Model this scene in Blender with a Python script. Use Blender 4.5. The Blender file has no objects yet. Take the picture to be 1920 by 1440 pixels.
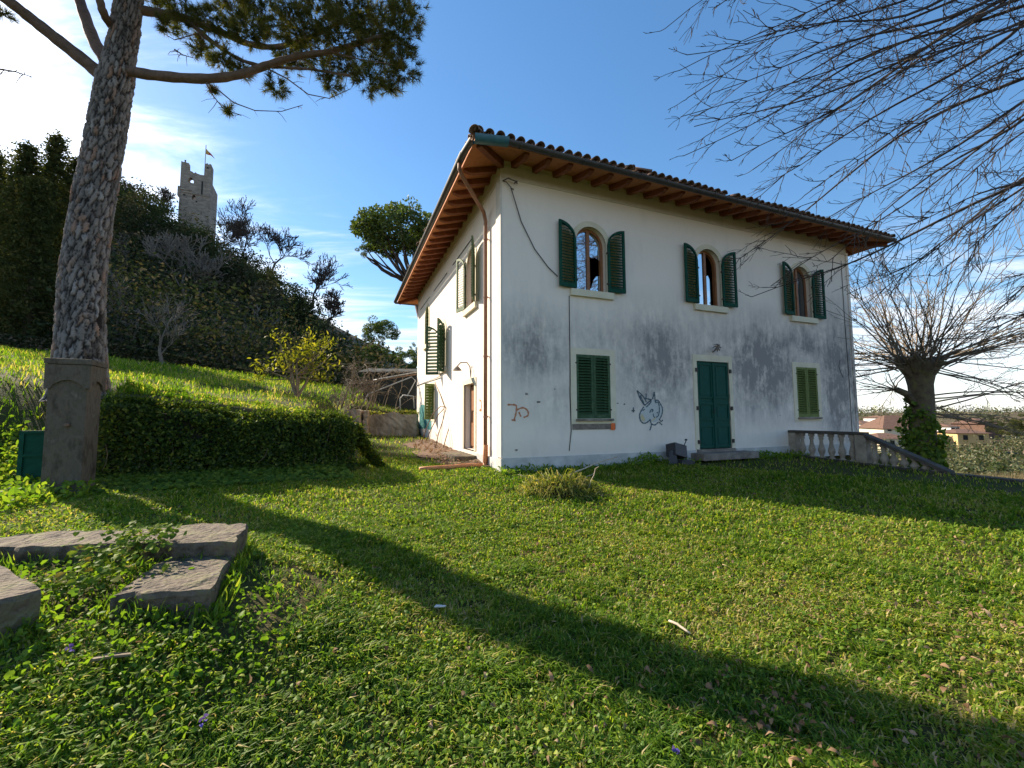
import bpy, bmesh, math, random
import numpy as np
from mathutils import Vector, Matrix, kdtree
from mathutils.geometry import tessellate_polygon

random.seed(7)
rng = np.random.default_rng(11)
R = math.radians
scene = bpy.context.scene
COL = scene.collection

# ------------------------------------------------------------------ camera
CZ = 1.5                     # eye height over the lawn
F_PX = 791.4                 # focal length in pixels of a 1920 wide picture
PITCH = 4.41
cam_d = bpy.data.cameras.new('camera')
cam_d.sensor_width = 36.0
cam_d.lens = F_PX / 1920 * 36.0
cam_d.clip_start = 0.05
cam_d.clip_end = 6000
cam = bpy.data.objects.new('camera', cam_d)
COL.objects.link(cam)
cam.matrix_world = (Matrix.Translation((0, 0, CZ)) @ Matrix.Rotation(R(90 + PITCH), 4, 'X')
                    @ Matrix.Rotation(R(-0.25), 4, 'Z'))
scene.camera = cam

# ------------------------------------------------------------------ sky, sun, exposure
SUN_AZ, SUN_EL = -58.5, 31.0          # azimuth from +Y towards +X
SUN_DIR = Vector((math.sin(R(SUN_AZ)) * math.cos(R(SUN_EL)), math.cos(R(SUN_AZ)) * math.cos(R(SUN_EL)), math.sin(R(SUN_EL))))
world = bpy.data.worlds.new('World')
scene.world = world
world.use_nodes = True


def build_sky():
    nt = world.node_tree
    nt.nodes.clear()
    N, L = nt.nodes.new, nt.links.new
    out = N('ShaderNodeOutputWorld')
    bg = N('ShaderNodeBackground')
    bg.inputs['Strength'].default_value = 0.125
    sky = N('ShaderNodeTexSky')
    sky.sky_type = 'NISHITA'
    sky.sun_disc = False
    sky.sun_elevation = R(SUN_EL)
    sky.sun_rotation = R(SUN_AZ)
    sky.altitude = 150
    sky.air_density = 1.0
    sky.dust_density = 0.15
    sky.ozone_density = 2.5
    hs = N('ShaderNodeHueSaturation')
    hs.inputs['Saturation'].default_value = 1.3
    gm = N('ShaderNodeGamma'); gm.inputs[1].default_value = 0.82
    L(sky.outputs[0], gm.inputs[0]); L(gm.outputs[0], hs.inputs['Color'])
    # thin cirrus: a veil on the sunward side and a low ring, its unseen rear added as fill
    tc = N('ShaderNodeTexCoord')
    sep = N('ShaderNodeSeparateXYZ')
    L(tc.outputs['Generated'], sep.inputs[0])

    def math_n(op, a, b=None, clamp=False):
        m = N('ShaderNodeMath'); m.operation = op; m.use_clamp = clamp
        for i, v in enumerate((a, b)):
            if v is None: continue
            if isinstance(v, (int, float)): m.inputs[i].default_value = v
            else: L(v, m.inputs[i])
        return m.outputs[0]

    zc = math_n('MAXIMUM', sep.outputs[2], 0.03)
    px = math_n('DIVIDE', sep.outputs[0], zc)
    py = math_n('DIVIDE', sep.outputs[1], zc)
    comb = N('ShaderNodeCombineXYZ')
    L(px, comb.inputs[0]); L(py, comb.inputs[1])
    mp = N('ShaderNodeMapping')
    mp.inputs['Rotation'].default_value = (0, 0, R(28))
    mp.inputs['Scale'].default_value = (0.55, 1.5, 1)
    L(comb.outputs[0], mp.inputs[0])
    n1 = N('ShaderNodeTexNoise')
    n1.inputs['Scale'].default_value = 1.5
    n1.inputs['Detail'].default_value = 9
    n1.inputs['Roughness'].default_value = 0.62
    n1.inputs['Distortion'].default_value = 0.5
    L(mp.outputs[0], n1.inputs['Vector'])
    nn = math_n('SUBTRACT', n1.outputs['Fac'], 0.5)
    # coverage grows to the sunward side (x < -1.2) and round the whole horizon, closed behind the camera to add ambient light
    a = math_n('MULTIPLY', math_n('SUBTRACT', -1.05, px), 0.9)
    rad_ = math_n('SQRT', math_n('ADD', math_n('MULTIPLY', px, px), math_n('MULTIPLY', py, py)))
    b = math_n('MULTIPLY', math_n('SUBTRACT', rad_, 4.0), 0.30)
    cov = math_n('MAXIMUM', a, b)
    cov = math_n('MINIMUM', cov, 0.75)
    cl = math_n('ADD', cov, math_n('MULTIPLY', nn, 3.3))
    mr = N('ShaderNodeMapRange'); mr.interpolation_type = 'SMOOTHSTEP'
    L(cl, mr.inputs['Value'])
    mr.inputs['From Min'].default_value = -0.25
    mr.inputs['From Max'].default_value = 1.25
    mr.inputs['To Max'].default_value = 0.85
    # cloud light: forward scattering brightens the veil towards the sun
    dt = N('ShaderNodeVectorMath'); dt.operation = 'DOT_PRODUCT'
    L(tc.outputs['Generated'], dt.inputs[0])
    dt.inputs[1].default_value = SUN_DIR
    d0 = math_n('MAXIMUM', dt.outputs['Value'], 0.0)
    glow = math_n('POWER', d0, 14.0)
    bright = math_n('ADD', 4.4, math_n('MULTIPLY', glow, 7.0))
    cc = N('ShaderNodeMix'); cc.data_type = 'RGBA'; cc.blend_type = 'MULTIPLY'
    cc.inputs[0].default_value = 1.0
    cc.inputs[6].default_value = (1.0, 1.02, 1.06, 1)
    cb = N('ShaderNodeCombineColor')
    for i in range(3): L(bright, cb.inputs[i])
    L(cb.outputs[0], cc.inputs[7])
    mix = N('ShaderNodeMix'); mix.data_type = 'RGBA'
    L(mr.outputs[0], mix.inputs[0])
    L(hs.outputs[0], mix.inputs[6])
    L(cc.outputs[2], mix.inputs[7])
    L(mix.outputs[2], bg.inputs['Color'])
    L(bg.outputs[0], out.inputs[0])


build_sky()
sun_d = bpy.data.lights.new('sun', 'SUN')
sun_d.energy = 4.9
sun_d.angle = R(0.53)
sun_d.color = (1.0, 0.875, 0.70)
sun = bpy.data.objects.new('sun', sun_d)
COL.objects.link(sun)
sun.rotation_euler = SUN_DIR.to_track_quat('Z', 'Y').to_euler()
sun.location = SUN_DIR * 50

scene.render.engine = 'CYCLES'
scene.cycles.use_denoising = True
scene.cycles.max_bounces = 5
scene.cycles.diffuse_bounces = 3
scene.cycles.glossy_bounces = 2
scene.cycles.transmission_bounces = 2
scene.cycles.transparent_max_bounces = 4
scene.cycles.caustics_reflective = False
scene.cycles.caustics_refractive = False
scene.view_settings.view_transform = 'Standard'
scene.view_settings.look = 'None'
scene.view_settings.gamma = 1.0
scene.view_settings.exposure = 1.22

# ------------------------------------------------------------------ helpers


def at(px, py, y):
    """World point on the ray of a photograph pixel at forward distance y."""
    t = R(PITCH); a = (px - 960) / F_PX; b = (720 - py) / F_PX
    # camera axes
    d = Vector((a, math.cos(t) - b * math.sin(t), math.sin(t) + b * math.cos(t)))
    d *= y / d.y
    return Vector((d.x, d.y, CZ + d.z))


def link(o, parent=None):
    COL.objects.link(o)
    if parent is not None: o.parent = parent
    return o


def tag(o, label, cat=None, group=None, kind=None):
    if label: o['label'] = label
    if cat: o['category'] = cat
    if group: o['group'] = group
    if kind: o['kind'] = kind
    return o


def empty(name, loc=(0, 0, 0), rz=0.0, parent=None):
    o = bpy.data.objects.new(name, None)
    o.empty_display_size = 0.2
    link(o, parent)
    o.location = loc; o.rotation_euler = (0, 0, rz)
    return o


class MB:
    def __init__(s): s.v = []; s.f = []; s.sm = False

    def quad(s, *p):
        i = len(s.v); s.v += [tuple(q) for q in p]; s.f.append(tuple(range(i, i + len(p)))); return s

    def box(s, c, size, rot=None):
        i = len(s.v); hx, hy, hz = size[0] / 2, size[1] / 2, size[2] / 2
        for x, y, z in ((-1, -1, -1), (1, -1, -1), (1, 1, -1), (-1, 1, -1), (-1, -1, 1), (1, -1, 1), (1, 1, 1), (-1, 1, 1)):
            p = Vector((x * hx, y * hy, z * hz))
            if rot is not None: p = rot @ p
            s.v.append(tuple(p + Vector(c)))
        for q in ((0, 3, 2, 1), (4, 5, 6, 7), (0, 1, 5, 4), (1, 2, 6, 5), (2, 3, 7, 6), (3, 0, 4, 7)):
            s.f.append(tuple(i + k for k in q))
        return s

    def bar(s, a, b, w, h=None):
        a, b = Vector(a), Vector(b); d = (b - a)
        q = d.to_track_quat('X', 'Z').to_matrix()
        return s.box((a + b) / 2, (d.length, w, h or w), q)

    def tube(s, pts, rad, n=6, cap=True):
        pts = [Vector(p) for p in pts]
        if not isinstance(rad, (list, tuple)): rad = [rad] * len(pts)
        i0 = len(s.v)
        up = Vector((0.13, 0.29, 0.95))
        for k, p in enumerate(pts):
            d = (pts[min(k + 1, len(pts) - 1)] - pts[max(k - 1, 0)])
            if d.length < 1e-9: d = Vector((0, 0, 1))
            d.normalize()
            if abs(d.dot(up)) > 0.97: up = Vector((0.9, 0.3, 0.1))
            a = d.cross(up).normalized(); b = a.cross(d)
            r = rad[k]
            for j in range(n):
                t = 2 * math.pi * j / n
                s.v.append(tuple(p + a * (math.cos(t) * r) + b * (math.sin(t) * r)))
        for k in range(len(pts) - 1):
            for j in range(n):
                s.f.append((i0 + k * n + j, i0 + k * n + (j + 1) % n, i0 + (k + 1) * n + (j + 1) % n, i0 + (k + 1) * n + j))
        if cap:
            s.f.append(tuple(i0 + j for j in reversed(range(n))))
            e = i0 + (len(pts) - 1) * n
            s.f.append(tuple(e + j for j in range(n)))
        return s

    def lathe(s, prof, n=12, c=(0, 0, 0)):
        i0 = len(s.v)
        for r, z in prof:
            for j in range(n):
                t = 2 * math.pi * j / n
                s.v.append((c[0] + r * math.cos(t), c[1] + r * math.sin(t), c[2] + z))
        for k in range(len(prof) - 1):
            for j in range(n):
                s.f.append((i0 + k * n + j, i0 + k * n + (j + 1) % n, i0 + (k + 1) * n + (j + 1) % n, i0 + (k + 1) * n + j))
        s.f.append(tuple(i0 + j for j in reversed(range(n))))
        e = i0 + (len(prof) - 1) * n
        s.f.append(tuple(e + j for j in range(n)))
        return s

    def prism(s, poly, axis_pts):
        """poly: list of 3D points (one end), axis_pts: offset vector to the other end."""
        i = len(s.v); n = len(poly); o = Vector(axis_pts)
        s.v += [tuple(p) for p in poly] + [tuple(Vector(p) + o) for p in poly]
        s.f.append(tuple(range(i + n - 1, i - 1, -1)))
        s.f.append(tuple(range(i + n, i + 2 * n)))
        for k in range(n):
            s.f.append((i + k, i + (k + 1) % n, i + n + (k + 1) % n, i + n + k))
        return s

    def mesh(s, name):
        m = bpy.data.meshes.new(name)
        m.from_pydata(s.v, [], s.f)
        m.update()
        return m

    def build(s, name, mat, parent=None, smooth=False, bevel=0.0):
        m = s.mesh(name)
        if bevel > 0:
            bm = bmesh.new(); bm.from_mesh(m)
            bmesh.ops.recalc_face_normals(bm, faces=bm.faces)
            bmesh.ops.bevel(bm, geom=bm.edges[:], offset=bevel, segments=2, profile=0.7, affect='EDGES', clamp_overlap=True)
            bm.to_mesh(m); bm.free()
        m.materials.append(mat)
        if smooth: m.polygons.foreach_set('use_smooth', [True] * len(m.polygons))
        return link(bpy.data.objects.new(name, m), parent)


def fix_normals(o):
    bm = bmesh.new(); bm.from_mesh(o.data)
    bmesh.ops.recalc_face_normals(bm, faces=bm.faces)
    bm.to_mesh(o.data); bm.free()
    return o


def np_obj(name, V, Fc, mat, parent=None, rnd=None, smooth=False):
    """V (n,3), Fc (m,k) uniform polygons, rnd: one value for each vertex."""
    m = bpy.data.meshes.new(name)
    V = np.asarray(V, np.float32); Fc = np.asarray(Fc, np.int32)
    k = Fc.shape[1]
    m.vertices.add(len(V)); m.vertices.foreach_set('co', V.ravel())
    m.loops.add(Fc.size); m.loops.foreach_set('vertex_index', Fc.ravel())
    m.polygons.add(len(Fc))
    m.polygons.foreach_set('loop_start', np.arange(0, Fc.size, k, dtype=np.int32))
    m.polygons.foreach_set('loop_total', np.full(len(Fc), k, np.int32))
    m.update(calc_edges=True)
    if rnd is not None:
        at_ = m.attributes.new('rnd', 'FLOAT', 'POINT')
        at_.data.foreach_set('value', np.asarray(rnd, np.float32))
    if smooth: m.polygons.foreach_set('use_smooth', np.ones(len(Fc), bool))
    m.materials.append(mat)
    return link(bpy.data.objects.new(name, m), parent)


def unit(a): return a / (np.linalg.norm(a, axis=1, keepdims=True) + 1e-9)


def rand_dirs(n): return unit(rng.normal(size=(n, 3)))


def leaves(P, axis, normal, length, width, rnd, fold=0.15):
    """Pointed oval leaves (6 vertices, 4 triangles each) as arrays V, F, rnd."""
    n = len(P)
    axis = unit(axis); side = unit(np.cross(axis, normal)); nor = np.cross(side, axis)
    Lh = np.asarray(length).reshape(-1, 1) * np.ones((n, 1)); Wd = np.asarray(width).reshape(-1, 1) * np.ones((n, 1))
    V = np.empty((n, 6, 3))
    V[:, 0] = P
    V[:, 1] = P + axis * Lh * .35 + side * Wd * .5 + nor * Lh * fold
    V[:, 2] = P + axis * Lh * .35 - side * Wd * .5 + nor * Lh * fold
    V[:, 3] = P + axis * Lh * .72 + side * Wd * .38 + nor * Lh * fold * .8
    V[:, 4] = P + axis * Lh * .72 - side * Wd * .38 + nor * Lh * fold * .8
    V[:, 5] = P + axis * Lh - nor * Lh * fold * .5
    b = (np.arange(n) * 6)[:, None]
    Fc = np.concatenate([b + np.array([[0, 1, 2]]), b + np.array([[1, 3, 2]]), b + np.array([[2, 3, 4]]), b + np.array([[3, 5, 4]])])
    return V.reshape(-1, 3), Fc, np.repeat(rnd, 6)


def join(parts):
    Vs, Fs, Rs, o = [], [], [], 0
    for V, Fc, r in parts:
        Vs.append(V); Fs.append(Fc + o); Rs.append(r); o += len(V)
    return np.concatenate(Vs), np.concatenate(Fs), np.concatenate(Rs)


def wav(x, y, s=1.0, seed=0.0):
    """cheap smooth 2D noise in -1..1"""
    x = np.asarray(x) * s + seed * 3.1; y = np.asarray(y) * s - seed * 1.7
    return (np.sin(x * 1.0 + 1.3 * np.sin(y * 1.1 + .4)) + np.sin(y * 1.3 + 1.7 * np.sin(x * .8 + 2.1)) +
            .6 * np.sin(2.3 * x + 1.9 * y + 1.1 * np.sin(x * 1.7)) + .4 * np.sin(3.7 * y - 2.9 * x)) / 3.0


# ------------------------------------------------------------------ materials
def nodes(name):
    m = bpy.data.materials.new(name); m.use_nodes = True
    nt = m.node_tree; nt.nodes.clear()
    out = nt.nodes.new('ShaderNodeOutputMaterial')
    return m, nt, nt.nodes.new, nt.links.new, out


def ramp(N, stops):
    r = N('ShaderNodeValToRGB'); e = r.color_ramp.elements
    while len(e) < len(stops): e.new(0.5)
    for el, (p, c) in zip(e, stops):
        el.position = p; el.color = (c[0], c[1], c[2], 1)
    return r


def M(name, stops, scale=4.0, rough=.85, bump=0.0, bscale=None, detail=8, spec=.3, metal=0.0, stretch=(1, 1, 1), dist=.01):
    """Principled surface whose colour wanders through stops on object-space noise."""
    m, nt, N, L, out = nodes(name)
    p = N('ShaderNodeBsdfPrincipled')
    tc = N('ShaderNodeTexCoord'); mp = N('ShaderNodeMapping')
    mp.inputs['Scale'].default_value = stretch
    L(tc.outputs['Object'], mp.inputs[0])
    n = N('ShaderNodeTexNoise'); n.inputs['Scale'].default_value = scale
    n.inputs['Detail'].default_value = detail; n.inputs['Roughness'].default_value = .65
    L(mp.outputs[0], n.inputs['Vector'])
    if len(stops) == 1: stops = [(0.3, tuple(c * .8 for c in stops[0])), (0.7, stops[0])]
    elif not isinstance(stops[0][1], tuple): stops = [(0.3 + .4 * i / (len(stops) - 1), c) for i, c in enumerate(stops)]
    r = ramp(N, stops)
    L(n.outputs['Fac'], r.inputs[0]); L(r.outputs[0], p.inputs['Base Color'])
    p.inputs['Roughness'].default_value = rough
    p.inputs['Specular IOR Level'].default_value = spec
    p.inputs['Metallic'].default_value = metal
    if bump:
        n2 = N('ShaderNodeTexNoise'); n2.inputs['Scale'].default_value = bscale or scale * 6
        n2.inputs['Detail'].default_value = 8
        L(mp.outputs[0], n2.inputs['Vector'])
        b = N('ShaderNodeBump'); b.inputs['Strength'].default_value = bump; b.inputs['Distance'].default_value = dist
        L(n2.outputs['Fac'], b.inputs['Height']); L(b.outputs[0], p.inputs['Normal'])
    L(p.outputs[0], out.inputs[0])
    return m


def leafmat(name, stops, trans=.45, gloss=.02, rough=.45, tint=(1.25, 1.25, .5)):
    """Leaf: diffuse + light shining through + thin gloss, colour by the leaf's own random value."""
    m, nt, N, L, out = nodes(name)
    a = N('ShaderNodeAttribute'); a.attribute_name = 'rnd'
    r = ramp(N, stops); L(a.outputs['Fac'], r.inputs[0])
    d = N('ShaderNodeBsdfDiffuse'); L(r.outputs[0], d.inputs[0])
    mu = N('ShaderNodeMix'); mu.data_type = 'RGBA'; mu.blend_type = 'MULTIPLY'; mu.inputs[0].default_value = 1
    L(r.outputs[0], mu.inputs[6]); mu.inputs[7].default_value = (*tint, 1)
    t = N('ShaderNodeBsdfTranslucent'); L(mu.outputs[2], t.inputs[0])
    mx = N('ShaderNodeMixShader'); mx.inputs[0].default_value = trans
    L(d.outputs[0], mx.inputs[1]); L(t.outputs[0], mx.inputs[2])
    g = N('ShaderNodeBsdfGlossy'); g.inputs['Roughness'].default_value = rough
    g.inputs[0].default_value = (1, 1, .95, 1)
    m2 = N('ShaderNodeMixShader'); m2.inputs[0].default_value = gloss
    L(mx.outputs[0], m2.inputs[1]); L(g.outputs[0], m2.inputs[2])
    L(m2.outputs[0], out.inputs[0])
    return m


def plaster_material():
    """Old lime plaster: off-white with grey mould clouds in the places where the wall is damp, streaks and specks."""
    m, nt, N, L, out = nodes('plaster')
    p = N('ShaderNodeBsdfPrincipled'); p.inputs['Roughness'].default_value = .92; p.inputs['Specular IOR Level'].default_value = .15
    tc = N('ShaderNodeTexCoord')

    def mt(op, a, b=None, c=None, clamp=False):
        q = N('ShaderNodeMath'); q.operation = op; q.use_clamp = clamp
        for i, v in enumerate((a, b, c)):
            if v is None: continue
            if isinstance(v, (int, float)): q.inputs[i].default_value = v
            else: L(v, q.inputs[i])
        return q.outputs[0]

    def noise(scale, detail=8, rough=.6, st=(1, 1, 1), dist=0.0):
        mp = N('ShaderNodeMapping'); mp.inputs['Scale'].default_value = st
        L(tc.outputs['Object'], mp.inputs[0])
        n = N('ShaderNodeTexNoise'); n.inputs['Scale'].default_value = scale; n.inputs['Detail'].default_value = detail
        n.inputs['Roughness'].default_value = rough; n.inputs['Distortion'].default_value = dist
        L(mp.outputs[0], n.inputs['Vector']); return n.outputs['Fac']

    sep = N('ShaderNodeSeparateXYZ'); L(tc.outputs['Object'], sep.inputs[0])
    front = mt('LESS_THAN', sep.outputs[1], 0.2)
    # damp zones on the front: (u, z, ru, rz, weight)
    tot = None
    for u, z, ru, rz, w in ((.7, 2.75, 1.3, 1.1, .85), (4.3, 2.55, 1.7, 1.6, 1.05), (7.9, 2.6, 2.4, 1.7, 1.25),
                            (11.4, 2.2, 1.6, 2.7, 1.2), (10.0, 3.4, 2.1, 1.0, .85), (2.6, 2.9, 3.0, 1.1, .45), (6.2, 2.5, 6.4, 1.9, .62), (9.0, 1.6, 3.0, .9, .5), (1.4, 1.6, 1.5, .7, .4)):
        dx = mt('DIVIDE', mt('SUBTRACT', sep.outputs[0], u), ru)
        dz = mt('DIVIDE', mt('SUBTRACT', sep.outputs[2], z), rz)
        d = mt('SQRT', mt('ADD', mt('MULTIPLY', dx, dx), mt('MULTIPLY', dz, dz)))
        v = mt('MULTIPLY', mt('SUBTRACT', 1.15, d, clamp=True), w)
        tot = v if tot is None else mt('MAXIMUM', tot, v)
    tot = mt('MULTIPLY', tot, front)
    n_a = noise(1.5, 10, .68, (1, 1, .75), .4)
    n_b = noise(5.0, 8, .7, (1.3, 1.3, .6))
    n_c = noise(3.0, 8, .7, (2.2, 2.2, .16))
    n_d = noise(16.0, 6, .7, (1, 1, .8))
    mm = mt('ADD', mt('ADD', mt('MULTIPLY', n_a, .42), mt('MULTIPLY', n_b, .26)), mt('ADD', mt('MULTIPLY', n_c, .20), mt('MULTIPLY', n_d, .12)))
    stain = mt('MULTIPLY', mt('MULTIPLY', tot, mt('SUBTRACT', mm, .385)), 7.6, clamp=True)
    grime = mt('MULTIPLY', mt('SUBTRACT', noise(2.2, 9, .65, (1, 1, .3)), .52), 1.6, clamp=True)
    specks = mt('GREATER_THAN', noise(26, 2, .5), .73)
    # splash dirt near the ground
    low = mt('MULTIPLY', mt('SUBTRACT', 1.0, mt('DIVIDE', sep.outputs[2], .75), clamp=True), mt('ADD', .1, noise(4, 8, .7)), clamp=True)

    def mixc(a, b, f, strength=1.0):
        q = N('ShaderNodeMix'); q.data_type = 'RGBA'
        if strength != 1.0: f = mt('MULTIPLY', f, strength)
        L(f, q.inputs[0])
        if isinstance(a, tuple): q.inputs[6].default_value = (*a, 1)
        else: L(a, q.inputs[6])
        q.inputs[7].default_value = (*b, 1); return q.outputs[2]

    c = mixc((.87, .785, .69), (.79, .71, .625), noise(.8, 6, .6))
    c = mixc(c, (.40, .375, .35), grime, .55)
    c = mixc(c, (.215, .21, .21), stain, .88)
    c = mixc(c, (.30, .30, .30), specks, .28)
    c = mixc(c, (.42, .38, .31), low, .75)
    L(c, p.inputs['Base Color'])
    bp = N('ShaderNodeBump'); bp.inputs['Strength'].default_value = .35; bp.inputs['Distance'].default_value = .012
    L(mt('ADD', noise(9, 8, .6), mt('MULTIPLY', noise(1.6, 4, .5), 1.5)), bp.inputs['Height'])
    L(bp.outputs[0], p.inputs['Normal'])
    L(p.outputs[0], out.inputs[0])
    return m


def glass_material(name, mirror=.55, tint=(.02, .025, .03)):
    m, nt, N, L, out = nodes(name)
    p = N('ShaderNodeBsdfPrincipled'); p.inputs['Base Color'].default_value = (*tint, 1); p.inputs['Roughness'].default_value = .15
    g = N('ShaderNodeBsdfGlossy'); g.inputs['Roughness'].default_value = .03; g.inputs[0].default_value = (.95, .97, 1, 1)
    x = N('ShaderNodeMixShader'); x.inputs[0].default_value = mirror
    L(p.outputs[0], x.inputs[1]); L(g.outputs[0], x.inputs[2]); L(x.outputs[0], out.inputs[0])
    return m


def bark_material():
    m, nt, N, L, out = nodes('pine_bark')
    p = N('ShaderNodeBsdfPrincipled'); p.inputs['Roughness'].default_value = .9; p.inputs['Specular IOR Level'].default_value = .2
    a = N('ShaderNodeAttribute'); a.attribute_name = 'rnd'
    b = N('ShaderNodeAttribute'); b.attribute_name = 'crack'
    r = ramp(N, [(0, (.16, .142, .13)), (.4, (.25, .228, .212)), (.70, (.28, .245, .222)), (.80, (.31, .195, .14)), (.86, (.28, .255, .24)), (1, (.36, .34, .325))])
    L(a.outputs['Fac'], r.inputs[0])
    tc = N('ShaderNodeTexCoord')
    n = N('ShaderNodeTexNoise'); n.inputs['Scale'].default_value = 30; n.inputs['Detail'].default_value = 8; n.inputs['Roughness'].default_value = .7
    L(tc.outputs['Object'], n.inputs['Vector'])
    mm = N('ShaderNodeMix'); mm.data_type = 'RGBA'; mm.blend_type = 'MULTIPLY'; mm.inputs[0].default_value = .7
    r2 = ramp(N, [(.3, (.45, .45, .45)), (.7, (1.15, 1.15, 1.15))]); L(n.outputs['Fac'], r2.inputs[0])
    L(r.outputs[0], mm.inputs[6]); L(r2.outputs[0], mm.inputs[7])
    mx = N('ShaderNodeMix'); mx.data_type = 'RGBA'
    L(b.outputs['Fac'], mx.inputs[0]); mx.inputs[6].default_value = (.020, .016, .014, 1); L(mm.outputs[2], mx.inputs[7])
    L(mx.outputs[2], p.inputs['Base Color'])
    bp = N('ShaderNodeBump'); bp.inputs['Strength'].default_value = .6; bp.inputs['Distance'].default_value = .01
    L(n.outputs['Fac'], bp.inputs['Height']); L(bp.outputs[0], p.inputs['Normal'])
    L(p.outputs[0], out.inputs[0])
    return m


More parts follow.
